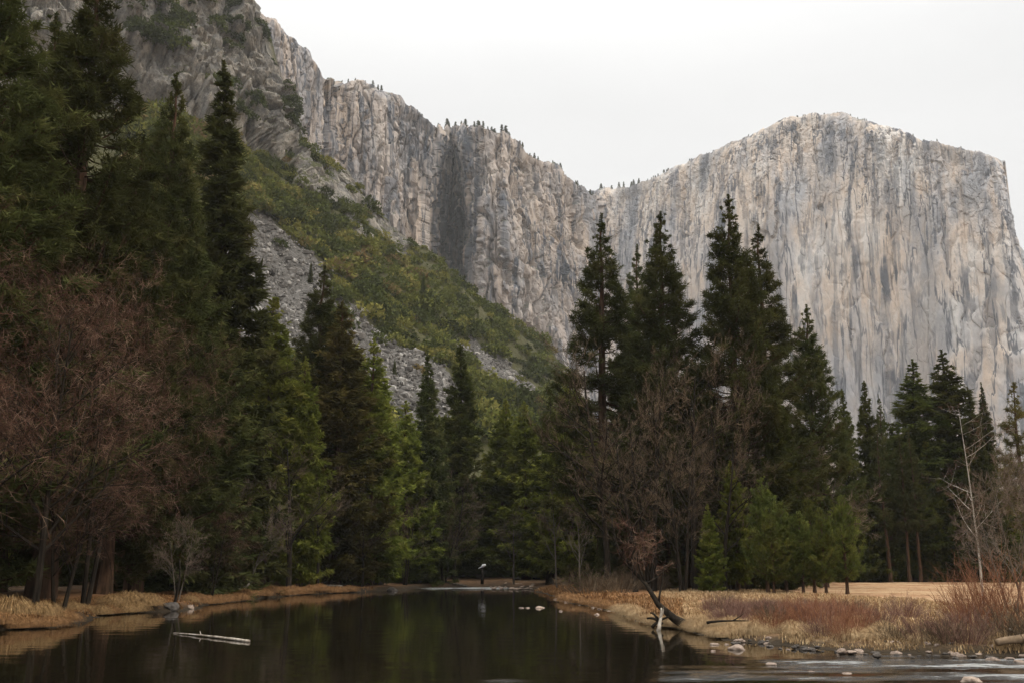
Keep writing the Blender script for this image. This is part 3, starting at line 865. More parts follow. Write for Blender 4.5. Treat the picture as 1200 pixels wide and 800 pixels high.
T = [
    ('pineC', 10, -70, 62, 'broad dark pine towering over the reddish bare thicket, cut by the frame', 'g', 1.15),
    ('pineA', 122, -48, 64, 'very tall dark pine with open top showing the crag through its limbs', 'g', 1.05),
    ('pineC', 205, 88, 78, 'dark pine with blunt top between the tallest pine and the slender one', 'g', .85),
    ('firC', 277, 78, 74, 'slender dark conifer with pointed top against the grey crag', 'g', .98),
    ('pineC', 66, 20, 80, 'shaded dark pine filling the gap behind the two tallest pines', 'g', 1.0),
    ('pineA', 165, 165, 84, 'shaded dark pine behind the blunt topped one', 'g', 1.1),
    ('firC', 238, 235, 86, 'shaded conifer below the slender pointed one, in its shadow', 'g', 1.35),
    ('pineC', -55, -40, 70, 'dark pine at the very edge of the frame', 'g', 1.0),
    ('cedarB', 325, 348, 124, 'yellow green cedar beside the scree, just past the dark slender conifer', 'g', 1.0),
    ('pineA', 378, 312, 136, 'dark green pine rising against the scree and shrubby slope', 'g', 1.05),
    ('cedarR', 404, 356, 132, 'yellowing brownish cedar in front of the lower scree', 'g', 1.15),
    ('cedarA', 362, 418, 122, 'bright yellow green cedar above the greyish bare tree', 'g', .8),
    ('cedarA', 438, 398, 138, 'bright green pointed cedar standing against the second scree strip', 'g', 1.0),
    ('firC', 506, 410, 130, 'narrow dark fir with needle sharp top against the scree', 'g', .95),
    ('firA', 540, 404, 172, 'dark broad based fir, taller of the pair below the scree', 'g', 1.15),
    ('cedarA', 480, 470, 152, 'light green cedar in front of the narrow dark fir', 'g', 1.15),
    ('cedarB', 588, 468, 176, 'mid green cedar past the dark fir pair, below the shrubs', 'g', 1.0),
    ('cedarA', 616, 470, 172, 'bright green cedar at the foot of the shrubby slope above the riffle', 'g', 1.2),
    ('firB', 642, 462, 144, 'dull green fir beside the tall brown leafless tree', 'g', 1.0),
    ('cedarB', 668, 440, 138, 'green conifer half hidden behind the tall brown leafless tree', 'g', 1.0),
    ('pineB', 699, 253, 120, 'open airy pine with dark trunk and gaps showing the granite cliff', 'g', 1.05),
    ('pineB', 741, 288, 140, 'thin topped pine between the airy pine and the dense dark one', 'g', .85),
    ('pineC', 773, 248, 114, 'dense dark cone shaped pine in front of the notch in the cliffs', 'g', .98),
    ('pineA', 851, 230, 110, 'tallest pine before the huge granite wall, with pointed top', 'g', .98),
    ('pineB', 882, 264, 116, 'pine close against the tallest one, with ragged drooping side limbs', 'g', 1.0),
    ('firA', 906, 440, 108, 'dark green rounded conifer under the ragged pine', 'g', 1.0),
    ('pineA', 943, 358, 122, 'well shaped lone pine standing clear against the granite wall', 'g', .95),
    ('pineC', 925, 500, 124, 'shaded conifer below the lone well shaped pine', 'g', 1.0),
    ('firA', 986, 456, 158, 'small spired fir nearest the lone pine, at the back of the meadow', 'g', .8),
    ('firA', 1012, 446, 160, 'middle and tallest spire of three small firs behind the meadow', 'g', .85),
    ('pineB', 1031, 462, 160, 'thin open spire beside the three small firs', 'g', .6),
    ('firB', 1068, 422, 168, 'broad dark fir, slightly shorter of the twin firs behind the meadow', 'g', 1.5),
    ('firB', 1097, 411, 170, 'broad dark fir, taller of the twin firs behind the meadow', 'g', 1.55),
    ('firA', 1044, 500, 168, 'dark fir under the shoulder of the shorter twin fir', 'g', .9),
    ('firC', 1136, 454, 156, 'dark narrow fir behind the white leafless tree, bushier of the two tops', 'g', .9),
    ('firC', 1147, 449, 158, 'dark narrow fir behind the white leafless tree, sharper of the two tops', 'g', .75),
    ('sparse', 1185, 449, 140, 'thin browning pine beside the grey leafless trees', 'g', 1.1),
    ('cedarA', 1082, 514, 164, 'light green cedar in front of the twin firs', 'g', .95),
    ('cedarB', 1056, 548, 168, 'low green cedar with tall bare trunk at the meadow edge', 'g', 1.0),
    ('cedarA', 1026, 560, 170, 'dull green cedar at the back of the meadow beside a red trunk', 'g', .9),
    ('cedarB', 1114, 560, 166, 'spreading green cedar below the taller twin fir', 'g', 1.1),
    ('cedarA', 985, 555, 164, 'mid green cedar behind the young pines', 'g', 1.0),
    ('youngB', 985, 582, 92, 'bright young pine standing apart at the meadow edge, tallest of the clump end', 'g', 1.0),
    ('youngA', 962, 596, 91, 'bright young pine second from the meadow edge', 'g', 1.05),
    ('youngB', 936, 600, 93, 'dusky young pine in the middle of the clump by the shrubs', 'g', 1.1),
    ('youngA', 916, 588, 94, 'bluish young pine deep in the clump by the shrubs', 'g', 1.1),
    ('youngA', 893, 560, 97, 'tall dusky young pine at the dark end of the clump', 'g', 1.05),
    ('youngB', 902, 604, 92, 'low young pine in front of the tall dusky one', 'g', 1.1),
    ('youngA', 948, 585, 97, 'shaded young pine at the back of the clump', 'g', 1.0),
    ('cedarB', 858, 540, 102, 'yellow green cedar beside the brown leafless trees', 'g', .95),
    ('cedarA', 830, 590, 98, 'low green cedar behind the riverside shrubs', 'g', 1.0),
]
for k in T:
    tree(k[0], k[1], k[2], k[3], k[4], None, k[6])

# straight red trunks at the back of the meadow are the high-crowned pines
for px, py, w in ((1029, 498, .8), (1052, 510, .7), (1064, 505, .7)):
    tree('pineD', px, py, 156, 'straight reddish bare trunk at the meadow edge with small high crown', 'high crowned pines at the back of the meadow', w)

for px, py in ((1004, 622), (1022, 634), (1040, 618), (1066, 640), (1090, 622), (1108, 636), (1126, 612)):
    tree(random.choice(['youngA', 'youngB', 'cedarA']), px + random.uniform(-5, 5), py, 161 + random.uniform(0, 5), 'low young conifer under the tall firs at the back of the meadow', 'low conifers at the back of the meadow', 1.25)

# the depth of the forest
fl = 'dark conifer in the shade behind the front rank of trees'
fg = 'conifers deep in the forest'
kinds = ['firA', 'firB', 'cedarA', 'pineC', 'cedarB', 'firC', 'cedarR']
spots = []
for px in np.arange(-70, 700, 19):
    spots.append((px + random.uniform(-9, 9), np.interp(px, [0, 300, 420, 520, 700], [330, 470, 525, 535, 500]) + random.uniform(0, 45), np.interp(px, [0, 300, 450, 700], [98, 140, 172, 166]) + random.uniform(0, 25)))
for px in np.arange(-70, 660, 34):
    spots.append((px + random.uniform(-9, 9), 590 + random.uniform(-20, 20), np.interp(px, [0, 300, 450, 700], [92, 130, 172, 164]) + random.uniform(0, 8)))
for px in np.arange(690, 960, 17):
    spots.append((px + random.uniform(-8, 8), np.interp(px, [690, 760, 900, 960], [450, 450, 470, 530]) + random.uniform(0, 60), 128 + random.uniform(0, 40)))
for px in np.arange(690, 900, 24):
    spots.append((px + random.uniform(-8, 8), 600 + random.uniform(-25, 25), 110 + random.uniform(0, 10)))
for px in np.arange(950, 1290, 13):
    spots.append((px + random.uniform(-6, 6), np.interp(px, [950, 1040, 1090, 1125, 1160, 1200], [540, 560, 530, 600, 560, 540]) + random.uniform(0, 35), 176 + random.uniform(0, 40)))
for px in np.arange(1105, 1290, 26):
    spots.append((px + random.uniform(-6, 6), 585 + random.uniform(-20, 20), 165 + random.uniform(0, 8)))
for k, (a, b, c_) in enumerate(spots):
    if abs(a - 565) < 45 and c_ < 172: continue
    tree(kinds[(k * 5 + k // 7) % 7], a, b, c_, fl, fg, random.uniform(1.0, 1.35))

# conifers scattered on the hillside
hflat = HS[:, :na + nc - 4].reshape(-1, 3); hfx, hfy = proj(hflat)


def on_hill(px, py):
    k = np.argmin((hfx - px) ** 2 + (hfy - py) ** 2); return hflat[k]


HT = [(495, 366, 48, 'lone dark conifer on the shrubby hillside below the cleft'), (364, 332, 28, 'dark pine on the scree edge behind the yellow green cedar'), (462, 440, 22, 'small conifer on the second scree strip'), (258, 150, 20, 'small dark conifer under the grey crag'),
      (410, 300, 18, 'small dark conifer high in the green shrubs'), (580, 425, 20, 'small conifer at the low end of the shrubby slope'), (620, 440, 24, 'conifer where the shrubby slope meets the forest'), (560, 380, 16, 'small conifer on the ridge line of the shrubby slope')]
for px, py, hp, lb in HT:
    p = on_hill(px, py); h0, tm, cm = PROTO['firA']
    s = hp / F * p[1] / h0 * 1.05
    o = tag(link('fir_tree', None, None, p - [0, 0, .5], random.uniform(0, 6), (s * 1.2, s * 1.2, s)), lb, 'tree')
    link('trunk', tm, o); link('crown', cm, o)

# small trees along the cliff tops
TT = [tinytree(k) for k in range(3)]


def rimtrees(rimdata, spans, label, group):
    rim, ctrl, u, L = rimdata
    rx, ry = proj(rim)
    for a, b, n, hp in spans:
        for _ in range(n):
            px = random.uniform(a, b); k = int(np.argmin(np.abs(rx - px) + (rx > 1168) * 50))
            p = rim[k].copy(); d = p[:2] / np.linalg.norm(p[:2]); p[:2] += d * random.uniform(0, 18)
            h = hp * 1.25 * random.uniform(.5, 1.35) / F * p[1]
            tag(link('pine_tree', random.choice(TT), None, p - [0, 0, h * .1], random.uniform(0, 6), (h * random.uniform(.8, 1.4), h * 1.1, h)), label, 'tree', group)


rimtrees(rim_mid, [(318, 330, 2, 9), (384, 400, 5, 7), (405, 520, 16, 6), (520, 610, 30, 9), (610, 700, 26, 6)], 'tiny dark pine on the rim of the streaked cliff', 'small pines along the streaked cliff top')
rimtrees(rim_cap, [(702, 790, 34, 6), (790, 880, 16, 3.8), (880, 1010, 34, 3.2), (1010, 1170, 44, 3.2)], 'tiny dark pine on the rim of the huge granite wall', 'small pines along the granite wall top')


# ------------------------------------------------------------------ leafless trees
def bare(seed, h, spread=.55, nl=(12, 7, 6, 5), droop=0.0, up=.35, r0=None, stems=1, start=.25, lens=(.5, .5, .5, .5), tw=.014, wander=.22, lean=(0, 0), splay=.35):
    r = np.random.default_rng(seed)
    thick, thin = MB(), MB()
    r0 = r0 or .011 * h + .05
    seg0, seg1, sr0, sr1 = [], [], [], []

    def grow(p, d, L, rad, lvl):
        n = (9, 6, 5, 3, 2)[lvl]
        pts = [p]; dirs = [d]
        for k in range(n):
            d = d + r.normal(size=3) * wander * (.35 if lvl == 0 else 1) / math.sqrt(n) + np.array([0, 0, (up if lvl else .25) / n - (droop * (k / n) * (lvl > 0)) / n * 2])
            d = d / np.linalg.norm(d); p = p + d * L / n; pts.append(p); dirs.append(d)
        pts = np.array(pts); rads = rad * (1 - .82 * np.linspace(0, 1, n + 1) ** .9)
        rads = np.maximum(rads, tw * .55)
        if lvl <= 1: thick.tube(pts, rads, 7 if lvl == 0 else 5)
        elif lvl == 2: thick.tube(pts, rads, 4)
        else:
            seg0.append(pts[:-1]); seg1.append(pts[1:]); sr0.append(rads[:-1]); sr1.append(rads[1:])
        if lvl >= len(nl): return
        for k in range(nl[lvl]):
            s = (start if lvl == 0 else .18) + (1 - (start if lvl == 0 else .18)) * (k + r.random()) / nl[lvl]
            i = min(n - 1, int(s * n)); f = s * n - i
            q = pts[i] + (pts[i + 1] - pts[i]) * f; dd = dirs[i]
            side = np.cross(dd, r.normal(size=3)); side /= np.linalg.norm(side) + 1e-9
            a = spread * r.uniform(.7, 1.3)
            nd = dd * math.cos(a * 1.2) + side * math.sin(a * 1.2)
            LL = L * lens[lvl] * r.uniform(.6, 1.15) * (1.15 - .6 * s if lvl == 0 else 1.1 - .5 * s)
            grow(q, nd, LL, max(tw, np.interp(s, [0, 1], [rads[0], rads[-1]]) * .55), lvl + 1)

    for k in range(stems):
        a = 6.28 * k / stems + r.random(); sp = 0 if stems == 1 else splay
        d = np.array([math.cos(a) * sp + lean[0], math.sin(a) * sp + lean[1], 1.0]); d /= np.linalg.norm(d)
        grow(np.array([math.cos(a) * .25 * (stems > 1), math.sin(a) * .25 * (stems > 1), -.2]), d, h * (1 if stems == 1 else r.uniform(.75, 1)), r0 * (1 if stems == 1 else .7), 0)
    thin.segs(np.concatenate(seg0), np.concatenate(seg1), np.concatenate(sr0), np.concatenate(sr1), 3)
    return thick, thin


def bare_proto(key, bm, tm, *a, **kw):
    th, tn = bare(*a, **kw)
    zs = max(float(np.concatenate(tn.v)[:, 2].max()), float(np.concatenate(th.v)[:, 2].max()))
    PROTO[key] = (zs, th.build('trunk', M[bm]), tn.build('crown', M[tm]))


bare_proto('alderA', 'barkd', 'twigb', 31, 20, .62, (12, 7, 6, 5), 0.0, .45, .3, 1, .22, (.46, .5, .5, .45), .0145)
bare_proto('alderB', 'barkd', 'twigb', 32, 20, .55, (8, 7, 6, 5), 0.0, .5, .3, 3, .25, (.42, .5, .5, .45), .0145, .22, (0, 0), .1)
bare_proto('archA', 'barkd', 'twigr', 33, 12, .7, (15, 10, 7, 5), .42, .12, .22, 2, .18, (.58, .58, .55, .5), .007, .14, (0, 0), .16)
bare_proto('archB', 'barkd', 'twigr', 34, 12, .75, (13, 10, 7, 5), .45, .1, .2, 2, .18, (.58, .58, .55, .5), .007, .14, (0, 0), .2)
bare_proto('greyA', 'barkg', 'twigg', 35, 12, .62, (12, 7, 6, 5), .15, .3, .14, 2, .2, (.5, .5, .5, .5), .011, .2, (0, 0), .2)
bare_proto('smallA', 'barkg', 'twigb', 36, 9, .6, (11, 7, 6), .1, .3, .12, 1, .35, (.5, .55, .5), .013, .3, (-.08, 0))
bare_proto('birch', 'barkw', 'twigr', 37, 18, .9, (13, 6, 5, 4), .1, .35, .12, 1, .3, (.36, .5, .5, .5), .0095, .13, (0, 0))
bare_proto('crook', 'barkd', 'twigg', 38, 5, .85, (9, 7, 5), .25, .1, .13, 2, .15, (.62, .55, .5), .012, .55, (0, 0), .5)


def btree(kind, px, ptop, pbase, Y, label, wf=1.0, group=None, name='leafless_tree', mats=None, cat='tree'):
    h0, tm, cm = PROTO[kind]
    Y = ashore(px, pbase, Y, 1.6)
    p = P(px, pbase, Y); zb = gz(p[0], p[1]) - .1
    s = (P(px, ptop, Y)[2] - zb) / h0
    o = link(name, None, None, (p[0], p[1], zb), random.uniform(0, 6.28), (s * wf, s * wf, s))
    tag(o, label, cat, group); link('trunk', tm, o); link('crown', cm, o)
    return o


BT = [
    ('archA', 40, 262, 708, 56, 'big reddish leafless tree with arching twigs and dark trunk on the grassy bank', .85),
    ('archB', -40, 215, 712, 56, 'reddish leafless tree cut by the frame, beside the dark trunked one', 1.0),
    ('archB', 98, 312, 702, 64, 'reddish leafless tree with twigs reaching over the river', .8),
    ('archA', 70, 450, 704, 60, 'lower tangle of grey red twigs under the big arching tree', 1.0),
    ('greyA', 207, 600, 700, 66, 'thin grey stemmed bush leaning over the bank beside the dark cut', 1.0),
    ('alderA', 338, 492, 688, 92, 'rounded greyish brown leafless tree above the russet bank', 1.45),
    ('greyA', 288, 550, 690, 90, 'small brown leafless tree next to the rounded greyish brown one', 1.1),
    ('archB', 248, 580, 690, 84, 'dark twiggy thicket under the tall pines on the bank', 1.0),
    ('alderA', 372, 540, 688, 100, 'lower brown leafless tree beside the rounded greyish brown one', 1.3),
    ('alderA', 425, 560, 684, 112, 'dim brown leafless tree behind the end of the russet bank', 1.2),
    ('alderB', 475, 575, 682, 140, 'dim brown leafless tree above the far rocks', 1.2),
    ('alderA', 532, 548, 682, 160, 'brown leafless tree above the white riffle', 1.3),
    ('alderB', 520, 585, 682, 148, 'low brown leafless tree beside the one above the riffle', 1.4),
    ('smallA', 602, 590, 684, 140, 'dull leafless tree at the end of the far gravel bar', 1.4),
    ('smallA', 653, 560, 694, 100, 'slender pale stemmed leafless tree leaning at the river bend', .9),
    ('smallA', 680, 585, 694, 102, 'thin leafless tree close to the slender pale stemmed one', 1.0),
    ('alderA', 713, 378, 694, 104, 'tall brown leafless tree with dark trunk by the river bend', 1.15),
    ('alderB', 765, 395, 694, 104, 'tall brown leafless tree behind the crooked fallen one', 1.1),
    ('alderA', 815, 385, 692, 102, 'tall brown leafless tree below the tallest pine', 1.1),
    ('alderB', 858, 372, 692, 106, 'tall orange brown leafless tree right under the tallest pine', 1.0),
    ('alderA', 745, 470, 694, 100, 'shorter brown leafless tree in front of the tall ones', 1.3),
    ('alderB', 800, 490, 694, 98, 'shorter brown leafless tree with pale hanging branches', 1.3),
    ('alderA', 850, 480, 694, 100, 'shorter brown leafless tree beside the yellow green cedar', 1.2),
    ('greyA', 960, 512, 684, 118, 'pale twigged leafless tree in front of the lone pine', 1.2),
    ('birch', 1152, 468, 700, 66, 'tall white barked leafless tree rising from the red shrubs', 1.0),
    ('greyA', 1186, 545, 716, 56, 'grey leafless tree with many fine twigs beside the white barked one', 1.0),
    ('greyA', 1206, 520, 716, 58, 'grey leafless tree at the frame edge past the white barked one', 1.0),
]
for b in BT: btree(*b)

# ------------------------------------------------------------------ riverside shrubs
def shrub_proto(seed, n, h, w, mat, twn=5, r=.014):
    g_ = np.random.default_rng(seed)
    a0, a1, b0, b1 = [], [], [], []
    for k in range(n):
        az = g_.uniform(0, 6.28); rr = g_.random() ** .6
        p = np.array([math.cos(az) * rr * w * .35, math.sin(az) * rr * w * .35, -.05])
        sl = rr * w * .55
        L = h * g_.uniform(.55, 1.05) * (1 - .25 * rr)
        d = np.array([math.cos(az) * sl / h, math.sin(az) * sl / h, 1.0]); d /= np.linalg.norm(d)
        for s in range(4):
            d = d + g_.normal(size=3) * .11 + [math.cos(az) * .04, math.sin(az) * .04, 0]; d /= np.linalg.norm(d)
            q = p + d * L / 4
            a0.append(p); a1.append(q); b0.append(r * (1 - .2 * s)); b1.append(r * (.8 - .2 * s) + .002)
            if s:
                for _ in range(g_.integers(1, twn)):
                    e = d + g_.normal(size=3) * .42; e /= np.linalg.norm(e); f = g_.random(); z = p + (q - p) * f
                    l = L * g_.uniform(.12, .3)
                    a0.append(z); a1.append(z + e * l); b0.append(r * .5); b1.append(.003)
            p = q
    b = MB(); b.segs(a0, a1, np.array(b0), np.array(b1), 3)
    return h, b.build('stems', M[mat])


SH = {'purple': [shrub_proto(50 + k, 130, 2.0, 2.6, 'twigp') for k in range(2)],
      'orange': [shrub_proto(60 + k, 115, 2.0, 2.4, 'twigo') for k in range(2)],
      'brown': [shrub_proto(70 + k, 120, 2.0, 2.8, 'twigb', 6) for k in range(2)],
      'tall': [shrub_proto(80 + k, 90, 4.0, 3.6, 'twigo', 7, .014) for k in range(1)]}


def shrub(kind, px, ptop, pbase, label, group=None, wf=1.0, z=.55):
    p = G(px, pbase - 5, .45)
    while polydist(p[:1], p[1:2], RIV)[0] < 1.3 or inpoly(p[:1], p[1:2], RIV)[0]: p = p + [p[0] / p[1] * .3, .3, 0]
    zb = gz(p[0], p[1]) - .05
    h0, sm = SH[kind][random.randrange(len(SH[kind]))]
    s = max(.3, (P(px, ptop - 1, p[1])[2] - zb) / h0)
    wf *= .88
    o = tag(link('willow_shrub', None, None, (p[0], p[1], zb), random.uniform(0, 6.28), (s * wf, s * wf, s)), label, 'shrub', group)
    link('stems', sm, o)


SHR = [('purple', 838, 690, 722, 'purplish leafless shrub next to the root of the leaning dead tree'), ('purple', 866, 694, 726, 'greyish purple shrub in the middle of the low hedge of twigs'), ('purple', 894, 695, 730, 'purple brown shrub above the yellow grass clumps'),
       ('brown', 852, 690, 716, 'brown shrub at the back of the purplish thicket'), ('orange', 948, 688, 738, 'bright orange red shrub in front of the young pines'), ('orange', 976, 690, 742, 'orange red shrub with dense upright stems above the stones'),
       ('purple', 922, 694, 734, 'dull red shrub next to the bright orange one'), ('orange', 1006, 700, 746, 'rusty shrub by the narrow dry gap'), ('purple', 962, 712, 752, 'dark shrub hanging over the stones at the water edge'),
       ('purple', 1032, 702, 744, 'thin twigged shrub with the pale meadow behind it'), ('brown', 1048, 718, 752, 'brown shrub low over the orange stones'), ('purple', 1082, 708, 756, 'dusky red shrub left of the drooping dark one'.replace('left of', 'beside')),
       ('brown', 1108, 712, 767, 'drooping dark shrub overhanging the white riffle'), ('purple', 1130, 698, 764, 'dark reddish shrub joined to the drooping one'), ('tall', 1160, 640, 748, 'tall orange stemmed willow at the foot of the white barked tree'),
       ('tall', 1196, 636, 750, 'tall orange stemmed willow at the frame edge'), ('orange', 1142, 672, 744, 'orange shrub between the dark drooping one and the tall willow'), ('brown', 1178, 700, 758, 'brown shrub above the bleached log'),
       ('brown', 1216, 690, 760, 'brown shrub beyond the bleached log, cut by the frame'), ('orange', 906, 700, 742, 'russet shrub over the small white stones'), ('orange', 990, 716, 754, 'low rusty shrub among the bank stones'), ('purple', 1060, 690, 735, 'pinkish shrub standing back in the meadow grass')]
for s_ in SHR: shrub(*s_)
for k in range(38):
    shrub(random.choice(['purple', 'purple', 'orange', 'orange', 'brown']), random.uniform(822, 1020), random.uniform(696, 708), random.uniform(716, 736), 'short reddish shrub in the thicket between meadow and river', 'short shrubs of the riverside thicket', 1.2, .8)
for k in range(12):
    px = random.uniform(690, 850)
    shrub('brown', px, random.uniform(655, 680), random.uniform(697, 703), 'dim brown undergrowth shrub beneath the tall leafless trees', 'undergrowth shrubs at the river bend', 1.2, .8)
for k in range(16):
    px = random.uniform(150, 420)
    shrub('brown', px, np.interp(px, [100, 420], [640, 662]) + random.uniform(-10, 12), np.interp(px, [100, 420], [700, 688]), 'dim brown undergrowth shrub behind the grassy bank', 'undergrowth shrubs behind the grassy bank', 1.3, .8)

# ------------------------------------------------------------------ grass
def blades(n, px_rng, d_rng, sel, hgt, mat, name, label, lean_=.35, dens_y=None):
    pts = []
    got = 0
    while got < n:
        x = rng.uniform(-40, 60, 60000); y = rng.uniform(26, 130, 60000)
        qx, qy = proj(np.stack([x, y, 0 * x], -1))
        k = (qx > px_rng[0]) & (qx < px_rng[1]); x, y = x[k], y[k]
        k = (~inpoly(x, y, RIV)); x, y = x[k], y[k]
        d = polydist(x, y, RIV); k = (d > d_rng[0]) & (d < d_rng[1]) & sel(x, y, d); x, y, d = x[k], y[k], d[k]
        # more blades nearer
        k = rng.random(len(x)) < np.clip(45 / y, 0, 1) ** 1.6; x, y = x[k], y[k]
        k = fbm(np.stack([x, y, 0 * x], -1) / 1.5, 3, 200) + rng.random(len(x)) * .5 > .18; x, y = x[k], y[k]
        pts.append(np.stack([x, y], -1)); got += len(x)
    p = np.concatenate(pts)[:n]
    z = land_z(p[:, 0], p[:, 1])
    h = hgt * rng.uniform(.45, 1.3, n) * (1 + .8 * fbm(np.stack([p[:, 0], p[:, 1], 0 * z], -1) / 2, 2, 210))
    az = rng.uniform(0, 6.28, n); ln = lean_ * rng.uniform(.2, 1.8, n)
    wv = np.stack([np.cos(az), np.sin(az), 0 * az], -1); sv = np.stack([-np.sin(az), np.cos(az), 0 * az], -1)
    b = np.stack([p[:, 0], p[:, 1], z - .03], -1); wd = .012 + .00022 * p[:, 1:2]
    m1 = b + wv * (h * ln * .35)[:, None] + [0, 0, 1] * (h * .6)[:, None]; tp = b + wv * (h * ln)[:, None] + [0, 0, 1] * (h * (1 - .35 * np.minimum(ln, 1.3)))[:, None]
    v = np.stack([b - sv * wd, b + sv * wd, m1 + sv * wd * .8, m1 - sv * wd * .8, tp], 1).reshape(-1, 3)
    i = np.arange(n)[:, None] * 5
    me = mesh(name, v, i + np.array([[0, 1, 2, 3]]), i + np.array([[3, 2, 4]]), M[mat])
    tag(link(name, me), label, 'grass', kind='stuff')


blades(70000, (640, 1260), (.25, 22), lambda x, y, d: x > np.interp(y, [0, 60, 90, 150], [4, 6, 12, 28]), .24, 'straw', 'meadow_grass', 'pale straw coloured grass on the bank and meadow by the shrubs')
blades(45000, (-60, 440), (.15, 7), lambda x, y, d: (x < -2), .2, 'straw2', 'bank_grass', 'russet dry grass and litter along the shaded bank', .6)
blades(14000, (610, 800), (.2, 5), lambda x, y, d: (x > 0), .4, 'straw2', 'bend_grass', 'orange brown dry grass around the trunks at the river bend', .6)


def tussock(seed, n=1500, h=.62):
    r = np.random.default_rng(seed)
    az = r.uniform(0, 6.28, n); rr = r.random(n) ** .5
    b = np.stack([np.cos(az) * rr * .35, np.sin(az) * rr * .35, .1 * (1 - rr)], -1)
    o = np.stack([np.cos(az), np.sin(az), 0 * az], -1); sv = np.stack([-np.sin(az), np.cos(az), 0 * az], -1)
    L = r.uniform(.55, 1.2, n); az2 = az + r.normal(size=n) * .35; o = np.stack([np.cos(az2), np.sin(az2), 0 * az], -1)
    pr = [(0, 0), (.14, .52), (.45, .72), (.78, .42), (.92, .02)]
    V = []
    for k, (a, c) in enumerate(pr):
        p = b + o * (a * (.35 + .75 * rr) * L)[:, None] + [0, 0, 1] * (c * (1.1 - .35 * rr) * L * h / .75)[:, None]
        w = .0075 * (1 - .2 * k)
        V += [p - sv * w, p + sv * w]
    v = np.stack(V, 1).reshape(-1, 3)
    i = np.arange(n)[:, None] * 10
    q = np.concatenate([i + np.array([[2 * k, 2 * k + 1, 2 * k + 3, 2 * k + 2]]) for k in range(4)])
    return v, q


TU = {c_: [mesh('grass_tussock', *tussock(300 + k + 10 * (c_ == 'straw2')), None, M[c_]) for k in range(3)] for c_ in ('straw', 'straw2', 'tawny')}


def tuss(px, py, w, label, mat='straw', group=None, off=.35):
    """a mound of drooping grass rooted just behind the water edge"""
    p = G(px, py); d = p[:2] / np.linalg.norm(p[:2]); p[:2] += d * off
    s = w / F * p[1] / 1.9
    z = max(.16, gz(p[0], p[1])) - .1
    tag(link('grass_tussock', random.choice(TU[mat]), None, (p[0], p[1], z), random.uniform(0, 6), (s, s, s * random.uniform(.85, 1.1))), label, 'grass clump', group)


TS = [(8, 734, 50, 'shaggy tawny grass clump at the frame edge beside the dark trunk'), (46, 733, 44, 'drooping tawny grass clump below the dark trunk'), (96, 722, 36, 'round pale grass clump with long hair like blades beside the dark cut'),
      (78, 726, 34, 'tawny grass clump between the dark trunk and the round pale one'), (128, 719, 36, 'grass clump just past the dark cut in the bank'), (150, 717, 36, 'grass clump in the middle of the overhanging turf'), (172, 716, 32, 'grass clump at the end of the overhanging turf by the shadowed gap'),
      (222, 713, 18, 'small tawny clump beside the pale stone on the bank')]
for a in TS: tuss(a[0], a[1] - 1.5, a[2] * random.uniform(.9, 1.35), a[3], 'tawny', None, -.3)
for px in np.arange(-24, 236, 14.0):
    if 98 < px < 112 or 184 < px < 214 or random.random() < .25: continue
    py = np.interp(px, [a for a, b in LEFT], [b for a, b in LEFT])
    tuss(px + random.uniform(-3, 3), py - .5, random.uniform(20, 36), 'tawny grass tuft hanging over the water along the turf bank', random.choice(['tawny', 'straw2', 'straw2']), 'tawny tufts along the turf bank', random.uniform(-.7, .1))
for px in np.arange(244, 416, 11.0):
    py = np.interp(px, [236, 300, 345, 415], [709, 701, 696.5, 693.5])
    tuss(px + random.uniform(-3, 3), py, random.uniform(17, 26), 'small russet grass tuft in the fringe of the long shaded bank', 'straw2', 'russet grass tufts fringing the bank')
for px in np.arange(664, 850, 12.0):
    py = np.interp(px, [a for a, b in RIGHT], [b for a, b in RIGHT])
    tuss(px + random.uniform(-4, 4), py, random.uniform(18, 34), 'straw grass tuft hanging over the water near the leaning dead tree', 'straw' if px > 715 else 'straw2', 'grass tufts fringing the river bend', .5)
for px in np.arange(826, 1200, 8.0):
    py = np.interp(px, [a for a, b in RIGHT], [b for a, b in RIGHT])
    tuss(px + random.uniform(-6, 6), py - 3, random.uniform(20, 40), 'pale grass tuft among the stones under the red shrubs', 'straw', 'grass tufts under the red shrubs', random.uniform(.3, 2.2))

# ------------------------------------------------------------------ rocks
RK = []
for k in range(6):
    v, f = blob_rock(400 + k, 3, (.55, .45, .7, .6, .5, .8)[k], .3)
    RK.append((v, f))
RM = {c_: [mesh('river_rock', v, None, f, M[c_], True) for v, f in RK] for c_ in ('rock', 'rockd', 'white')}


def rock(px, py, w, label, mat='rock', group=None, z=0.0, flat=1.0, sink=.15, name='river_rock'):
    p = G(px, py, z); s = w * .5 / F * p[1]; z = max(z, gz(p[0], p[1]))
    tag(link(name, random.choice(RM[mat]), None, (p[0], p[1] + s * .6, z + s * flat * .5 - s * sink - s * .25), random.uniform(0, 6), (s, s, s * flat)), label, 'rock', group)


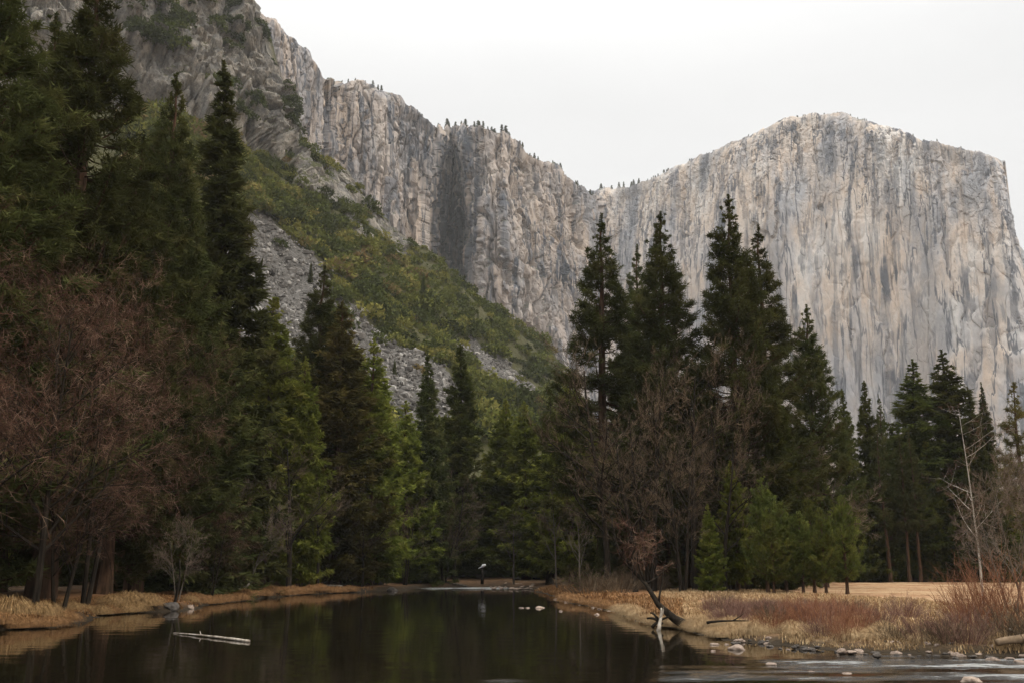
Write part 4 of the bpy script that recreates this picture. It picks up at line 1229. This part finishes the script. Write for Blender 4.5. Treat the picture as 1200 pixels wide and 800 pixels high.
ROCKS = [(632, 712, 12, 'largest pale boulder standing in the water off the river bend', 'rock', .6), (611, 712, 7, 'small pale stone, farthest from the bank beside the large boulder'), (618, 712, 6, 'small pale stone next to the large boulder in the bend'),
         (657, 716, 5, 'small pale stone close to the russet grass at the bend'), (700, 720, 7, 'small rounded stone at the water edge below the straw bank'), (845, 747, 10, 'flat wet stone under the driftwood branch'), (838, 755, 13, 'flat pale stone in the water below the driftwood branch'),
         (866, 761, 22, 'long pale flat stone lying low in the water'), (836, 763, 8, 'small low stone near the long flat one'), (898, 754, 12, 'rounded wet stone by the bank under the purple shrub'), (925, 761, 9, 'small grey stone with white edge near the bank'), (946, 759, 9, 'pale stone just off the orange shrub'),
         (985, 766, 9, 'bright small white stone off the dark shrub'), (906, 778, 16, 'pale flat stone at the head of the riffle'), (951, 787, 10, 'small pale stone amid the riffle streaks'), (994, 789, 12, 'round pink stone in the near riffle'), (1008, 763, 13, 'round orange stone against the bank'),
         (1050, 762, 18, 'orange boulder, upper one of the bank pile'), (1052, 766, 14, 'orange boulder, lower one of the bank pile'), (1012, 752, 12, 'tan round boulder set in the grass over the stones'), (1090, 764, 12, 'orange stone beside the drooping shrub'), (1128, 769, 12, 'dark reddish stone under the tall willow'),
         (1147, 768, 12, 'upright rusty stone by the tall willow'), (1166, 774, 16, 'pinkish flat stone at the edge of the white riffle'), (1128, 781, 13, 'pale washed stone within the white riffle'), (1142, 799, 26, 'rusty boulder breaking the surface at the frame bottom'), (1196, 776, 14, 'pale stone below the bleached log'),
         (442, 690, 16, 'grey boulder in the middle of the far rock group', 'rockd', 1.0), (428, 689, 10, 'grey boulder beside the end of the russet bank', 'rockd', 1.0), (459, 692, 14, 'low grey boulder, last of the far rock group', 'rockd', 1.0), (452, 687, 8, 'pale topped stone behind the far rock group'),
         (222, 713, 11, 'single pale stone on the bank beyond the shadowed gap', 'rock', .9), (197, 715.5, 26, 'dark boulder filling the shadowed gap in the bank', 'rockd', 1.0), (28, 736, 8, 'small pale stone under the shaggy grass clump')]
for r_k in ROCKS:
    rock(r_k[0], r_k[1], r_k[2], r_k[3], r_k[4] if len(r_k) > 4 else 'rock', None, 0, (r_k[5] if len(r_k) > 5 else .7))
for k in range(66):
    px = random.uniform(845, 1215); py = np.interp(px, [a for a, b in RIGHT], [b for a, b in RIGHT])
    rock(px, py + random.uniform(-2.5, 5), random.uniform(3.5, 13), 'small rounded stone in the strip of stones along the red shrub bank', random.choice(['rock', 'rockd', 'rockd']), 'small stones along the red shrub bank', max(0, random.uniform(-.1, .12)), .8)
for k in range(26):
    px = random.uniform(650, 720); py = np.interp(px, [a for a, b in RIGHT], [b for a, b in RIGHT])
    rock(px, py + random.uniform(-2, 2), random.uniform(2.5, 7), 'small brown stone at the foot of the russet grass in the river bend', 'rock', 'small stones at the river bend', 0, .8)
for k in range(34):
    px = random.uniform(565, 625); rock(px, 687.6 + random.uniform(-1.2, 2.2), random.uniform(3, 7), 'small sunlit stone on the far gravel bar past the riffle', 'rock', 'stones of the far gravel bar', .1, .7)
for px, py, w, lb in ((590, 799, 44, 'wet stone just under the surface making a white swirl'),):
    rock(px, py, w, lb, 'rockd', None, -.22, .6)

# ------------------------------------------------------------------ dead wood
def wood(name, path, rad, mat, label, cat='log', sides=8, extra=None):
    b = MB(); b.tube(path, rad, sides, True, .09)
    for pth, rd in (extra or []): b.tube(pth, rd, 5, True, .05)
    tag(link(name, b.build(name, M[mat], True)), label, cat)


def bez(a, b, c, n=12):
    t_ = np.linspace(0, 1, n)[:, None]; a, b, c = map(np.asarray, (a, b, c)); return a * (1 - t_) ** 2 + 2 * b * t_ * (1 - t_) + c * t_ ** 2


a, b_ = G(203, 741.5), G(292, 752)
wood('floating_log', bez(a + [0, 0, .02], (a + b_) / 2 + [0, 0, .1], b_ + [0, 0, .04], 16), np.linspace(.022, .06, 16), 'drift', 'thin bleached log floating on the dark water', 'log', 8, [(bez((a * .6 + b_ * .4) + [0, 0, .05], (a * .62 + b_ * .38) + [0, 0, .16], (a * .64 + b_ * .36) + [.05, 0, .26], 4), [.03, .025, .012, .005])])
Yd = G(803, 737)[1]
q0 = P(808, 735, Yd) ; q1 = P(772, 708, Yd + .2); q2 = P(757, 684, Yd + .6); q3 = P(738, 664, Yd + 1.0); q4 = P(728, 652, Yd + 1.2)
lt = link('leaning_dead_tree', None, None, (q0[0], q0[1], 0.1)); tag(lt, 'dark dead tree leaning out over the water with a crooked twiggy crown', 'tree')
org = np.array([q0[0], q0[1], .1])
tb_ = MB(); pts = np.array([q0 + [.9, .3, -.15], q0, (q0 + q1) / 2 + [0, 0, -.12], q1, q2, q3, q4]) - org
tb_.tube(pts, [.3, .25, .19, .15, .11, .08, .04], 8, True, .08)
for p_, d_, l_ in ((q1, (.25, 0, 1), 1.7), (q2, (.7, .1, .5), 1.6), (q2, (-.3, .2, 1), 2.4), (q3, (.2, 0, 1), 2.6), (q3, (-.5, .2, .8), 2.0), (q4, (-.2, 0, 1), 2.2), (q4, (.5, -.1, 1), 2.4)):
    d_ = np.array(d_); e = p_ - org
    tb_.tube(np.array([e, e + d_ * l_ * .35 + rng.normal(size=3) * .08, e + d_ * l_ * .7 + rng.normal(size=3) * .14, e + d_ * l_ + rng.normal(size=3) * .2]), [.075, .055, .04, .02], 5)
link('trunk', tb_.build('trunk', M['barkd'], True), lt)
cr = MB(); A0, A1_, B0, B1_ = [], [], [], []
for k in range(46):
    f = random.random(); st = q2 * (1 - f) + q4 * f - org + np.array([random.gauss(.3, .5), random.gauss(0, .5), random.uniform(.2, 2.2)])
    d = np.array([random.gauss(.2, .8), random.gauss(0, .8), random.gauss(.45, .5)]); d /= np.linalg.norm(d); l = random.uniform(.5, 1.3)
    p_ = st
    for s in range(3):
        d = d + rng.normal(size=3) * .4; d /= np.linalg.norm(d); n_ = p_ + d * l / 3
        A0.append(p_); A1_.append(n_); B0.append(.022 - .005 * s); B1_.append(.017 - .005 * s)
        for _ in range(4):
            e = d + rng.normal(size=3) * .8; e /= np.linalg.norm(e); zz_ = p_ + (n_ - p_) * random.random(); w_ = zz_ + e * random.uniform(.15, .5)
            A0.append(zz_); A1_.append(w_); B0.append(.012); B1_.append(.006)
            e2 = e + rng.normal(size=3) * .7; e2 /= np.linalg.norm(e2); A0.append(w_); A1_.append(w_ + e2 * .22); B0.append(.008); B1_.append(.004)
        p_ = n_
cr.segs(A0, A1_, np.array(B0) * .8, np.array(B1_) * .8, 3); link('crown', cr.build('crown', M['twigr']), lt)
a = P(775, 712, Yd - .3); b_ = P(771, 735, Yd - .8)
wood('dead_snag', bez(b_ - [0, 0, .2], (a + b_) / 2 + [.1, 0, 0], a, 8), np.linspace(.11, .045, 8), 'drift', 'bleached upright snag standing in the water beside the leaning dead tree', 'dead wood', 7,
     [(bez((a + b_) / 2, (a + b_) / 2 + [.25, 0, .2], (a + b_) / 2 + [.2, 0, .55], 5), [.06, .05, .04, .03, .015])])
wood('tangled_root', bez(P(762, 718, Yd), P(765, 716, Yd), P(772, 726, Yd), 8), np.linspace(.04, .08, 8), 'barkd', 'dark tangled root between the bleached snag and the leaning trunk', 'dead wood', 6,
     [(bez(P(758, 724, Yd), P(768, 722, Yd), P(776, 731, Yd), 8), np.linspace(.05, .1, 8)), (bez(P(764, 735, Yd), P(770, 726, Yd), P(784, 722, Yd), 8), np.linspace(.09, .05, 8))])
Yq = G(850, 748)[1]
wood('driftwood_branch', bez(P(828, 729, Yq), P(846, 726, Yq), P(878, 727, Yq), 10), np.linspace(.07, .025, 10), 'barkd', 'thin dark branch lying level over the water beside the leaning tree', 'branch', 6, [(bez(P(858, 727, Yq), P(866, 723, Yq), P(872, 718, Yq), 5), np.linspace(.035, .012, 5))])
wood('bleached_log', bez(P(1168, 752, 38), P(1190, 747, 38), P(1225, 746, 38.5), 10), np.linspace(.13, .17, 10), 'tanlog', 'thick bleached log lying on the stones below the tall willow', 'log', 9)
wood('bleached_branch', bez(P(1183, 736, 39), P(1192, 742, 39), P(1204, 748, 38.8), 8), np.linspace(.04, .06, 8), 'drift', 'thin white branch slanting above the bleached log', 'branch', 6)

def on(px, Y, dz):
    p = P(px, 690, Y); return np.array([p[0], p[1], gz(p[0], p[1]) + dz])


Yl = ashore(388, 690, 100, 1.6)
wood('bank_log', bez(on(371, Yl, .14), on(385, Yl + .8, .3), on(401, Yl, .2), 8), np.linspace(.13, .17, 8), 'barkg', 'grey fallen log lying on the end of the russet bank', 'log', 7)
Yl = ashore(525, 687, 140, 1.0)
wood('far_log', bez(on(505, Yl, .1), on(525, Yl, .25), on(547, Yl, .18), 8), np.linspace(.1, .17, 8), 'barkg', 'pale fallen log along the far shore behind the riffle', 'log', 7)
Yl = ashore(284, 690, 80, 1.4)
wood('grey_driftwood', bez(on(272, Yl, .1), on(285, Yl, .35), on(292, Yl + .5, 1.0), 8), np.linspace(.24, .1, 8), 'barkg', 'short grey driftwood stump leaning on the bank near the small brown tree', 'dead wood', 7)
Yl = ashore(207, 690, 60, .5)
wood('dead_sapling', bez(on(205, Yl, -.1), on(212, Yl, 1.4), on(208, Yl, 3.2), 8), np.linspace(.13, .04, 8), 'barkd', 'thin dark dead sapling rising from the shadowed gap in the bank', 'dead wood', 6)

Yl = ashore(565, 687, 146, 2.0); b0 = on(565, Yl, -.1); zt = P(565, 663.5, Yl)[2]
sn = tag(link('dead_snag', None, None, b0), 'dark broken snag above the riffle with a bright white splintered end', 'dead wood')
mb_ = MB(); mb_.tube([(0, 0, 0), (.05, 0, 1.2), (0, 0, zt - b0[2])], [.26, .2, .14], 7, True, .08); link('trunk', mb_.build('trunk', M['barkd'], True), sn)
mb_ = MB(); hh_ = zt - b0[2]; mb_.tube([(-.08, -.05, hh_ - .1), (.12, -.08, hh_ + .12), (.55, -.1, hh_ + .3)], [.15, .26, .12], 7, True, .1); mb_.tube([(-.05, -.05, hh_), (-.4, -.1, hh_ - .15), (-.62, -.1, hh_ - .28)], [.1, .08, .04], 6, True, .1)
link('splintered_wood', mb_.build('splintered_wood', M['white'], True), sn)

# ------------------------------------------------------------------ valley air
HB = np.array([[x, y, z] for x in (-6100, 6100) for y in (-6100, 6600) for z in (-3, 1150)], float)
me = mesh('haze', HB, [[0, 1, 3, 2], [4, 6, 7, 5], [0, 4, 5, 1], [2, 3, 7, 6], [0, 2, 6, 4], [1, 5, 7, 3]])
m = bpy.data.materials.new('valley_air'); m.use_nodes = True; t = m.node_tree; t.nodes.clear()
out = t.nodes.new('ShaderNodeOutputMaterial'); pv = t.nodes.new('ShaderNodeVolumePrincipled')
pv.inputs['Color'].default_value = (.9, .9, .89, 1); pv.inputs['Density'].default_value = .000075
t.links.new(pv.outputs[0], out.inputs['Volume']); me.materials.append(m)
tag(link('haze', me), 'thin pale air filling the valley in front of the cliffs', 'haze', kind='stuff')

# ------------------------------------------------------------------ light, sky, camera
W = bpy.data.worlds.new('World'); S.world = W; W.use_nodes = True
t = W.node_tree; t.nodes.clear()
out = t.nodes.new('ShaderNodeOutputWorld'); bg = N(t, 'ShaderNodeBackground', Strength=.08)
SUN_EL, SUN_AZ = 46.0, 108.0      # azimuth from +y towards +x: behind the camera's right shoulder
sky = t.nodes.new('ShaderNodeTexSky'); sky.sky_type = 'NISHITA'; sky.sun_disc = False; sky.sun_elevation = R(SUN_EL); sky.sun_rotation = R(SUN_AZ)
tc = t.nodes.new('ShaderNodeTexCoord')
cn = noise(t, tc.outputs['Generated'], 2.2, 6, .55, (1, 1, 2.5))
cloud = ramp(t, cn, [(.35, (9.5, 9.47, 9.4)), (.65, (10.2, 10.15, 10.05))])
sx = t.nodes.new('ShaderNodeSeparateXYZ'); t.links.new(tc.outputs['Generated'], sx.inputs[0])
zm = N(t, 'ShaderNodeMapRange'); zm.interpolation_type = 'SMOOTHSTEP'
zm.inputs['From Min'].default_value = .42; zm.inputs['From Max'].default_value = 1.0; zm.inputs['To Min'].default_value = 1.0; zm.inputs['To Max'].default_value = 3.4
t.links.new(sx.outputs[2], zm.inputs['Value'])
vs = N(t, 'ShaderNodeVectorMath', operation='SCALE'); t.links.new(cloud, vs.inputs[0]); t.links.new(zm.outputs[0], vs.inputs['Scale'])
t.links.new(mix(t, .96, sky.outputs[0], vs.outputs[0]), bg.inputs[0]); t.links.new(bg.outputs[0], out.inputs[0])
ld = bpy.data.lights.new('sun', 'SUN'); ld.energy = 1.5; ld.angle = R(10); ld.color = (1, .93, .82)
lo = bpy.data.objects.new('sun', ld); COL.objects.link(lo)
dv_ = Vector((math.sin(R(SUN_AZ)) * math.cos(R(SUN_EL)), math.cos(R(SUN_AZ)) * math.cos(R(SUN_EL)), math.sin(R(SUN_EL))))
lo.rotation_euler = dv_.to_track_quat('Z', 'Y').to_euler()

cd = bpy.data.cameras.new('camera'); cd.sensor_width = 36; cd.lens = 36 * F / 1200; cd.clip_start = .1; cd.clip_end = 20000
co = bpy.data.objects.new('camera', cd); COL.objects.link(co); co.location = (0, 0, H); co.rotation_euler = (math.pi / 2 + TH, 0, 0)
S.camera = co
S.view_settings.view_transform = 'Standard'; S.view_settings.look = 'None'; S.view_settings.exposure = .3; S.view_settings.gamma = 1; S.view_settings.use_curve_mapping = False
S.cycles.max_bounces = 5; S.cycles.diffuse_bounces = 3; S.cycles.glossy_bounces = 2; S.cycles.transmission_bounces = 2; S.cycles.use_denoising = True; S.cycles.sample_clamp_indirect = 4; S.cycles.volume_bounces = 0
